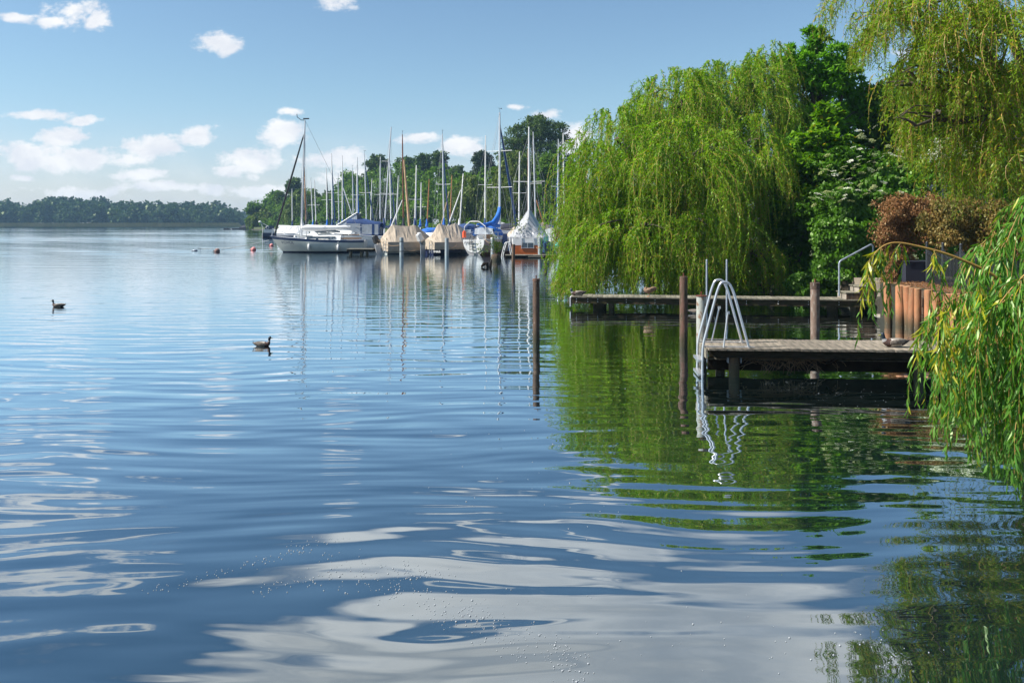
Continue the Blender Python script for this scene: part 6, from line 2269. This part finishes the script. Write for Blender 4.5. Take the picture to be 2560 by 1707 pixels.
# --- boats moored behind, one per mast: top and foot of each mast taken from the photograph
# (x_top, y_top, x_foot, Y, yaw, L, hull, boom cover, furled sail, mast, spreaders, label)
mk = M
BOATS = [
    (761, 417, 765, 118, 95, 7, 'white_gel', 'dark_canvas', None, 'mast_o', 0, 'sailboat with a thin varnished mast just right of the tallest left mast'),
    (730, 472, 731, 150, 100, 6.5, 'navy_hull', 'navy_canvas', None, 'mast_w', 0, 'sailboat with a short pale mast left of the tall left mast'),
    (777, 451, 783, 135, 80, 6.5, 'white_gel', 'blue_canvas', None, 'mast_w', 1, 'sailboat with a short white mast, left of a twin pair leaning right'),
    (786, 450, 791, 127, 80, 6.5, 'white_gel', 'dark_canvas', None, 'mast_w', 1, 'sailboat with a short white mast, right of a twin pair leaning right'),
    (816, 421, 818, 112, 92, 7, 'blue_hull', 'blue_canvas', 'dark_canvas', 'mast_w', 1, 'sailboat with a mid-height white mast and black furled sail above blue covers'),
    (829, 384, 831, 100, 94, 7.5, 'white_gel', 'navy_canvas', 'navy_canvas', 'mast_w', 1, 'sailboat with the tall straight mast left of the cruiser canopy'),
    (845, 433, 848, 124, 85, 7, 'white_gel', 'navy_canvas', None, 'mast', 1, 'sailboat with a shorter silver mast between two taller white ones'),
    (856, 397, 856, 109, 90, 7.5, 'white_gel', 'blue_canvas', 'navy_canvas', 'mast_w', 1, 'sailboat with a white mast and a small pennant left of the canopy'),
    (881, 420, 884, 119, 84, 7, 'white_gel', 'dark_canvas', 'navy_canvas', 'mast', 1, 'sailboat with a silver mast above the left part of the navy canopy'),
    (893, 393, 893, 96, 96, 7.5, 'white_gel', 'navy_canvas', 'blue_canvas', 'mast_w', 1, 'sailboat with a stout white mast above the middle of the navy canopy'),
    (911, 384, 917, 104, 78, 7.5, 'white_gel', 'blue_canvas', 'navy_canvas', 'mast', 1, 'sailboat whose silver mast leans left above the navy canopy'),
    (930, 447, 926, 140, 100, 6.5, 'white_gel', 'navy_canvas', None, 'mast_w', 0, 'sailboat with a short white mast above the right of the navy canopy'),
    (951, 392, 950, 99, 92, 7.5, 'white_gel', 'dark_canvas', None, 'mast', 1, 'sailboat with a grey mast at the right end of the navy canopy'),
    (978, 318, 960, 84, 92, 8, 'white_gel', 'navy_canvas', None, 'mast', 2, 'sailboat with a tall silver mast raked steeply to the right'),
    (974, 389, 978, 92, 85, 7, 'blue_hull', 'navy_canvas', 'navy_canvas', 'mast_w', 1, 'blue-hulled sailboat with a white mast crossing the raked silver one'),
    (996, 439, 990, 118, 92, 6.5, 'white_gel', 'dark_canvas', None, 'mast_w', 0, 'sailboat with a short pale mast right of the crossing masts'),
    (1006, 337, 1009, 77, 88, 7.5, 'navy_hull', 'dark_canvas', None, 'mast_b', 0, 'sailboat with the tall dark brown mast behind the left tan tarpaulin'),
    (1041, 413, 1037, 88, 94, 7, 'blue_hull', 'navy_canvas', 'navy_canvas', 'mast_w', 1, 'sailboat with a white mast, navy furled sail and blue hull right of the tan spar'),
    (1053, 456, 1051, 108, 90, 6, 'white_gel', 'blue_canvas', None, 'mast_w', 1, 'sailboat with a short thin mast left of the orange one'),
    (1073, 448, 1067, 101, 95, 6, 'white_gel', 'blue_canvas', 'blue_canvas', 'mast_o', 0, 'sailboat with a short orange varnished mast'),
    (1106, 335, 1110, 80, 84, 8, 'blue_hull', 'blue_canvas', 'navy_canvas', 'mast', 1, 'sailboat with the tall silver mast behind the right tan tarpaulin'),
    (1130, 438, 1124, 104, 92, 6.5, 'white_gel', 'navy_canvas', None, 'mast_o', 0, 'sailboat with a brown mast right of the tall silver one'),
    (1158, 434, 1148, 96, 92, 6.5, 'white_gel', 'white_canvas', None, 'mast_w', 0, 'sailboat with a slim white mast leaning right before the willows'),
    (1214, 339, 1212, 84, 92, 7.5, 'white_gel', 'navy_canvas', None, 'mast_w', 1, 'sailboat with the white mast just left of the tallest mast'),
    (1299, 379, 1297, 82, 90, 7, 'white_gel', 'white_canvas', None, 'mast_w', 1, 'sailboat with the white mast left of the grey tarpaulin peak'),
    (1320, 373, 1321, 94, 88, 7, 'white_gel', 'tan_canvas', None, 'mast_b', 0, 'sailboat with a brown mast behind the grey tarpaulin peak'),
    (1333, 330, 1340, 79, 78, 7.5, 'white_gel', 'tan_canvas', None, 'mast', 1, 'sailboat with a tall silver mast leaning left behind the orange boat'),
    (1396, 348, 1394, 86, 90, 7, 'white_gel', 'navy_canvas', 'blue_canvas', 'mast', 1, 'sailboat with a tall mast and blue furled sail behind the white cabin boat'),
    (1408, 333, 1411, 76, 86, 7.5, 'white_gel', 'white_canvas', None, 'mast_w', 1, 'sailboat with the tall white mast at the edge of the big willow'),
    (1441, 336, 1438, 90, 90, 7, 'white_gel', 'navy_canvas', 'navy_canvas', 'mast', 0, 'sailboat whose mast stands clear just above the left shoulder of the willow'),
    (1467, 347, 1466, 101, 90, 7, 'white_gel', 'navy_canvas', None, 'mast', 0, 'sailboat whose mast top barely shows over the left of the willow'),
]
hcache = {}
prb = random.Random(99)
for (xt, yt, xf, Yb, yaw, L_, hm, bc, jb_, mm_, spn, lab) in BOATS:
    s_ = L_ / 7.0
    xm_ = 4.1 * s_
    a = R(yaw)
    mx_, my_ = PX(xf, Yb), Yb
    rt = boat_root('sailboat', lab, mx_ - xm_ * math.cos(a), my_ - xm_ * math.sin(a), a, group=GB)
    make_hull(rt, L_, 2.3 * s_, 1.05, .85, M[hm], M['navy_hull'], M['white_gel'] if hm != 'white_gel' else prb.choice([M['navy'], M['white_gel'], M['blue_hull']]), rake=.8, tw=.68)
    cabin(rt, 1.9 * s_, 5.3 * s_, .88, .5, 1.55 * s_, .85 * s_, win=2, slope=.9)
    zt = PZ(yt, Yb)
    # lean: picture-x difference between foot and head of the mast
    dxw = (xt - xf) * Yb / F
    lx, ly = dxw * math.cos(a), -dxw * math.sin(a)
    rig(rt, xm_, 1.3, zt, M[mm_], r_=.055 + .0002 * Yb, lean=(lx, ly), spread=spn, jib=M[jb_] if jb_ else None, jibx=L_ - .2, jibz=1.05, stern=(0.1, .9), B=2.2 * s_, boom=M[bc], boom_len=2.7 * s_, boomz=.65,
        spread_w=.7, wire_r=.010, jib_r=.065, vane=(prb.random() < .6), shrouds=Yb < 100)
    if prb.random() < .4:
        b = MB()
        for sgn in (-1, 1):
            b.tube([(0.1, sgn * .7 * s_, .85), (.1, sgn * .7 * s_, 1.45), (1.6, sgn * .95 * s_, 1.45), (1.6, sgn * .95 * s_, .85)], .02, 4)
        b.build('guard_rail', M['tube'], rt)

# bare spars lying aslant against the masts: crutched masts of laid-up boats
def spar(label, x0, y0, x1, y1, Ys, m_, r_=.06):
    b_ = MB()
    b_.tube([P(x0, y0, Ys), P((x0 + x1) / 2, (y0 + y1) / 2, Ys), P(x1, y1, Ys)], [r_, r_, r_ * .6], 7)
    tag(b_.build('spar', m_), label, 'spar', 'lowered spars in the marina')


spar('bare tan spar leaning against the tall brown mast', 1026, 598, 1010, 400, 73.5, M['mast_t'], .11)
spar('white spar slanting up between the canopy and the crossing masts', 973, 578, 1006, 500, 80, M['mast_w'], .06)
spar('pale spar slanting up behind the right tan tarpaulin', 1101, 572, 1123, 478, 90, M['mast_t'], .05)
spar('white spar slanting to the slim white mast', 1115, 580, 1152, 475, 88, M['mast_w'], .07)
spar('orange spar slanting down right of the grey tarpaulin', 1341, 500, 1360, 565, 92, M['mast_o'], .06)
spar('white spar slanting down above the navy canopy', 858, 470, 884, 548, 104, M['mast_w'], .06)


# motor boats behind
def motorboat(label, x, Yb, yaw, L_, B_, hm, canopy=None, topm=None, ch=1.0, group=GB, zc=.95, cz_=.9):
    rt = boat_root('motor_boat', label, PX(x, Yb), Yb, R(yaw), 'motorboat', group)
    make_hull(rt, L_, B_, 1.25, 1.0, M[hm], M['navy_hull'], M['white_gel'], rake=.9, tw=.9)
    cabin(rt, L_ * .3, L_ * .82, zc, ch, B_ * .8, B_ * .5, win=3, slope=L_ * .18)
    if canopy:
        b_ = MB()
        rg_ = []
        for x_, z_ in ((.2, zc + ch * .9), (.25, zc + ch + .15), (L_ * .3, zc + ch + .35), (L_ * .5, zc + ch + .1)):
            rg_.append([(x_, -B_ * .44, zc), (x_, -B_ * .42, z_ - .15), (x_, -B_ * .2, z_), (x_, B_ * .2, z_), (x_, B_ * .42, z_ - .15), (x_, B_ * .44, zc)])
        b_.loft(rg_, closed=False, cap=True)
        c_ = b_.build('canopy', M[canopy], rt)
        w_ = MB()
        w_.box((.17, 0, zc + ch * .55), (.03, B_ * .6, ch * .4))
        w_.build('clear_window', M['vinyl'], c_)
    b_ = MB()
    b_.tube([(.05, B_ * .4, 1.0), (.05, B_ * .4, 1.5), (.05, -B_ * .4, 1.5), (.05, -B_ * .4, 1.0)], .02, 4)
    b_.build('stern_rail', M['tube'], rt)
    return rt


motorboat('white motorboat with a royal blue canopy left of the white-sterned sailboat', 1158, 85, 80, 6.5, 2.5, 'white_gel', 'navy_canvas', ch=.9, zc=1.1)
motorboat('white sporty motorboat with a raked screen behind the right tan tarpaulin', 1160, 74, 150, 5.6, 2.2, 'white_gel', None, ch=.55)
motorboat('white wheelhouse boat between the tallest mast and the dark canopy', 1243, 78, 88, 6.5, 2.4, 'white_gel', None, ch=1.5)
motorboat('boat with a near-black canopy and white screen left of the orange boat', 1273, 76, 88, 6.5, 2.6, 'white_gel', 'dark_canvas', ch=1.1)
motorboat('motorboat with a navy sun awning behind the orange boat', 1362, 84, 86, 7, 2.6, 'white_gel', 'navy_canvas', ch=.9)
motorboat('blue-hulled boat with a blue cover behind the left tan tarpaulin', 1046, 92, 60, 7, 2.5, 'blue_hull', 'blue_canvas', ch=.5)
motorboat('low boat under a bright blue cover left of the navy canopy', 885, 92, 176, 6.5, 2.3, 'white_gel', 'blue_canvas', ch=.6)
motorboat('white boat low on the water behind the long sailboat boom', 912, 88, 178, 7, 2.4, 'white_gel', None, ch=.6)
motorboat('boat under a bright blue cover right of the orange mast', 1090, 94, 110, 6.5, 2.4, 'blue_hull', 'blue_canvas', ch=.6)
wt_ = covered('dinghy', 'long low boat under a whitish tarpaulin behind the right tan one', 1196, 90, R(178), 7.0, 2.4, [(0, 1.3), (2, 1.5), (5, 1.45), (7, 1.2)], M['white_gel'], M['white_canvas'], skirt=.8, seed=31, fb=1.0, cat='boat')
tn_ = covered('dinghy', 'small boat under a tan tarpaulin between the dark canopy and the orange boat', 1283, 70, R(84), 4.5, 2.0, [(0, 1.5), (1, 2.15), (3, 2.0), (4.5, 1.3)], M['white_gel'], M['tan_canvas'], skirt=.9, seed=32, fb=1.0, cat='boat')
tn2 = covered('dinghy', 'boat under a tan tarpaulin sloping behind the grey peaked one', 1342, 72.5, R(60), 5.0, 2.2, [(0, 2.2), (1.2, 2.5), (3, 2.0), (5, 1.3)], M['white_gel'], M['tan_canvas'], skirt=.9, seed=33, fb=1.0, cat='boat')

# --- 9/10. far left: blue and white barge with davit and life ring, tarped boat behind
Y9 = 137.0
r9 = boat_root('barge', 'blue and white barge stern with davit and white life ring, far left', PX(659, Y9), Y9, R(8), 'barge', GB)
make_hull(r9, 6.0, 1.9, .95, .84, M['navy_hull'], M['black'], M['navy_hull'], rake=.4, tw=.95)
b = MB()
b.box((.95, 0, 1.12), (1.6, 1.75, .58))
b.build('stern_bulwark', M['white_gel'], r9)
b = MB()
b.box((1.05, -.93, 1.68), (1.4, .05, .54))
b.build('dodger', M['navy'], r9)
b = MB()
b.tube([(.75 + .22 * math.cos(q * math.pi / 8), -1.0, 1.68 + .22 * math.sin(q * math.pi / 8)) for q in range(17)], .055, 6)
b.build('life_ring', M['white_gel'], r9)
b = MB()
b.tube([(-.1, -.8, .1), (0, -.8, 1.7), (-.35, -.8, 2.5)], .05, 6)
b.tube([(-.35, -.8, 2.5), (.9, -.8, 1.9)], .035, 6)
b.ell((-.45, -.8, 2.6), (.25, .2, .17), 8, 5)
b.build('davit', M['white_gel'], r9)
cabin(r9, 2.4, 5.4, .9, 1.1, 1.6, 1.2, win=2, slope=.4)
r10 = covered('boat', 'navy-hulled boat under a white tarpaulin behind the bow of the long sailboat', 694, 128, R(5), 5.6, 2.0, [(0, 1.5), (.7, 1.95), (2.2, 2.0), (3.6, 2.05), (5.6, 1.5)], M['navy_hull'], M['white_canvas'], skirt=.75, seed=41, fb=.8, cat='boat')
b = MB()
b.ell((2.8, -1.1, .3), (.28, .25, .28), 10, 6)
b.build('fender', M['white_gel'], r10)


# --- buoys and lines
def buoy(label, x, y, r_, m_, rope=True):
    w_ = W(x, y) + Vector((0, 0, .04))
    rt = empty('buoy', w_, 0, label, 'buoy', 'mooring buoys left of the marina')
    b_ = MB()
    b_.ell((0, 0, r_ * .35), (r_, r_, r_), 14, 9)
    b_.build('float', m_, rt)
    c_ = MB()
    c_.tube([(-r_ * .9, 0, r_ * .35), (-r_ * 1.4, 0, r_ * .35)], r_ * .25, 7)
    c_.build('eye', m_, rt)
    return w_


b1 = buoy('brownish ball buoy on the long mooring line', 543, 631, .22, mat('muddy_buoy', (.24, .13, .11), .7, var=.4, scale=8))
b2 = buoy('faded pink-red buoy left of the long sailboat', 634, 627, .22, M['pink'])
b3 = buoy('small pale pink buoy touching the bow of the long sailboat', 679, 616, .19, M['pink'])
b4 = buoy('bright red buoy at the barge stern', 665, 592, .42, M['red'])
wq = W(500, 629) + Vector((0, 0, .06))
b = MB()
b.tube([wq + Vector((0, 0, -.1)), wq + Vector((.02, 0, .22))], .02, 5)
b.tube([wq + Vector((-.18, 0, .23)), wq + Vector((.1, 0, .2))], .035, 5)
b.ell(wq + Vector((-.42, 0, .03)), (.25, .2, .1), 9, 5)
b.ell(wq + Vector((-.65, 0, .01)), (.12, .12, .05), 7, 4)
tag(b.build('mooring_float', M['galv']), 'grey weedy float with a little stake at the end of the mooring line', 'float')
ln = MB()
bow = P(673, 601, 71)
aa = wq + Vector((.1, 0, .2))
pts_ = [aa.lerp(bow, f) - Vector((0, 0, .22 * math.sin(f * math.pi))) for f in [i / 12 for i in range(13)]]
ln.tube(pts_, .022, 4)
p1 = aa.lerp(bow, .5) - Vector((0, 0, .24))
ln.tube([pts_[11], p1, b1 + Vector((0.1, 0, .1))], .018, 4)
tag(ln.build('mooring_line', M['galv_post']), 'thin mooring line from the bow of the long sailboat to the floats', 'rope')

# --- low float with a covered boat far out at the shore tip
Yf = 300
fp_ = empty('raft', (PX(562, Yf), Yf, 0), 0, 'low dark raft in front of the shore tip, far left of the marina', 'raft')
for (xa_, xb2, nm) in ((562, 574, 'deck'), (583, 626, 'deck')):
    b = MB()
    b.box(((PX(xa_, Yf) + PX(xb2, Yf)) / 2 - PX(562, Yf), 0, .25), (PX(xb2, Yf) - PX(xa_, Yf), 2.5, .7))
    b.build(nm, M['black'], fp_)
b = MB()
b.box(((PX(574, Yf) + PX(583, Yf)) / 2 - PX(562, Yf), .5, .2), (PX(583, Yf) - PX(574, Yf), 1, .3))
b.build('gangway', M['white_gel'], fp_)
covered('boat', 'boat under a dark cover lying on the raft at the shore tip', 600, Yf + 1.2, R(2), 3.8, 2.2, [(0, .9), (1.5, 1.7), (2.2, 1.6), (3.8, .7)], M['black'], M['dark_canvas'], skirt=.5, seed=51, fb=.7, cat='boat')

# ------------------------------------------------------------------ air
hz_ = MB()
hz_.add([(x, y, z) for z in (-2.7, 34) for x, y in ((-1250, -120), (1250, -120), (1250, 1460), (-1250, 1460))], [(0, 3, 2, 1), (4, 5, 6, 7), (0, 1, 5, 4), (1, 2, 6, 5), (2, 3, 7, 6), (3, 0, 4, 7)])
hm_ = bpy.data.materials.new('haze')
hm_.use_nodes = True
hm_.node_tree.nodes.clear()
pv = hm_.node_tree.nodes.new('ShaderNodeVolumePrincipled')
pv.inputs['Color'].default_value = (0.42, 0.70, 1.0, 1)
pv.inputs['Density'].default_value = 0.00026
ov = hm_.node_tree.nodes.new('ShaderNodeOutputMaterial')
hm_.node_tree.links.new(pv.outputs[0], ov.inputs['Volume'])
tag(hz_.build('haze', hm_), kind='stuff')

nt_ = sum(len(o.data.polygons) for o in bpy.data.objects if o.type == 'MESH')
nu_ = sum(sum(len(p.vertices) - 2 for p in me.polygons) if len(me.polygons) < 3000 else len(me.polygons) * 2 for me in bpy.data.meshes)
print('POLYS', nt_, 'UNIQUE TRIS', nu_, 'OBJECTS', len(bpy.data.objects))
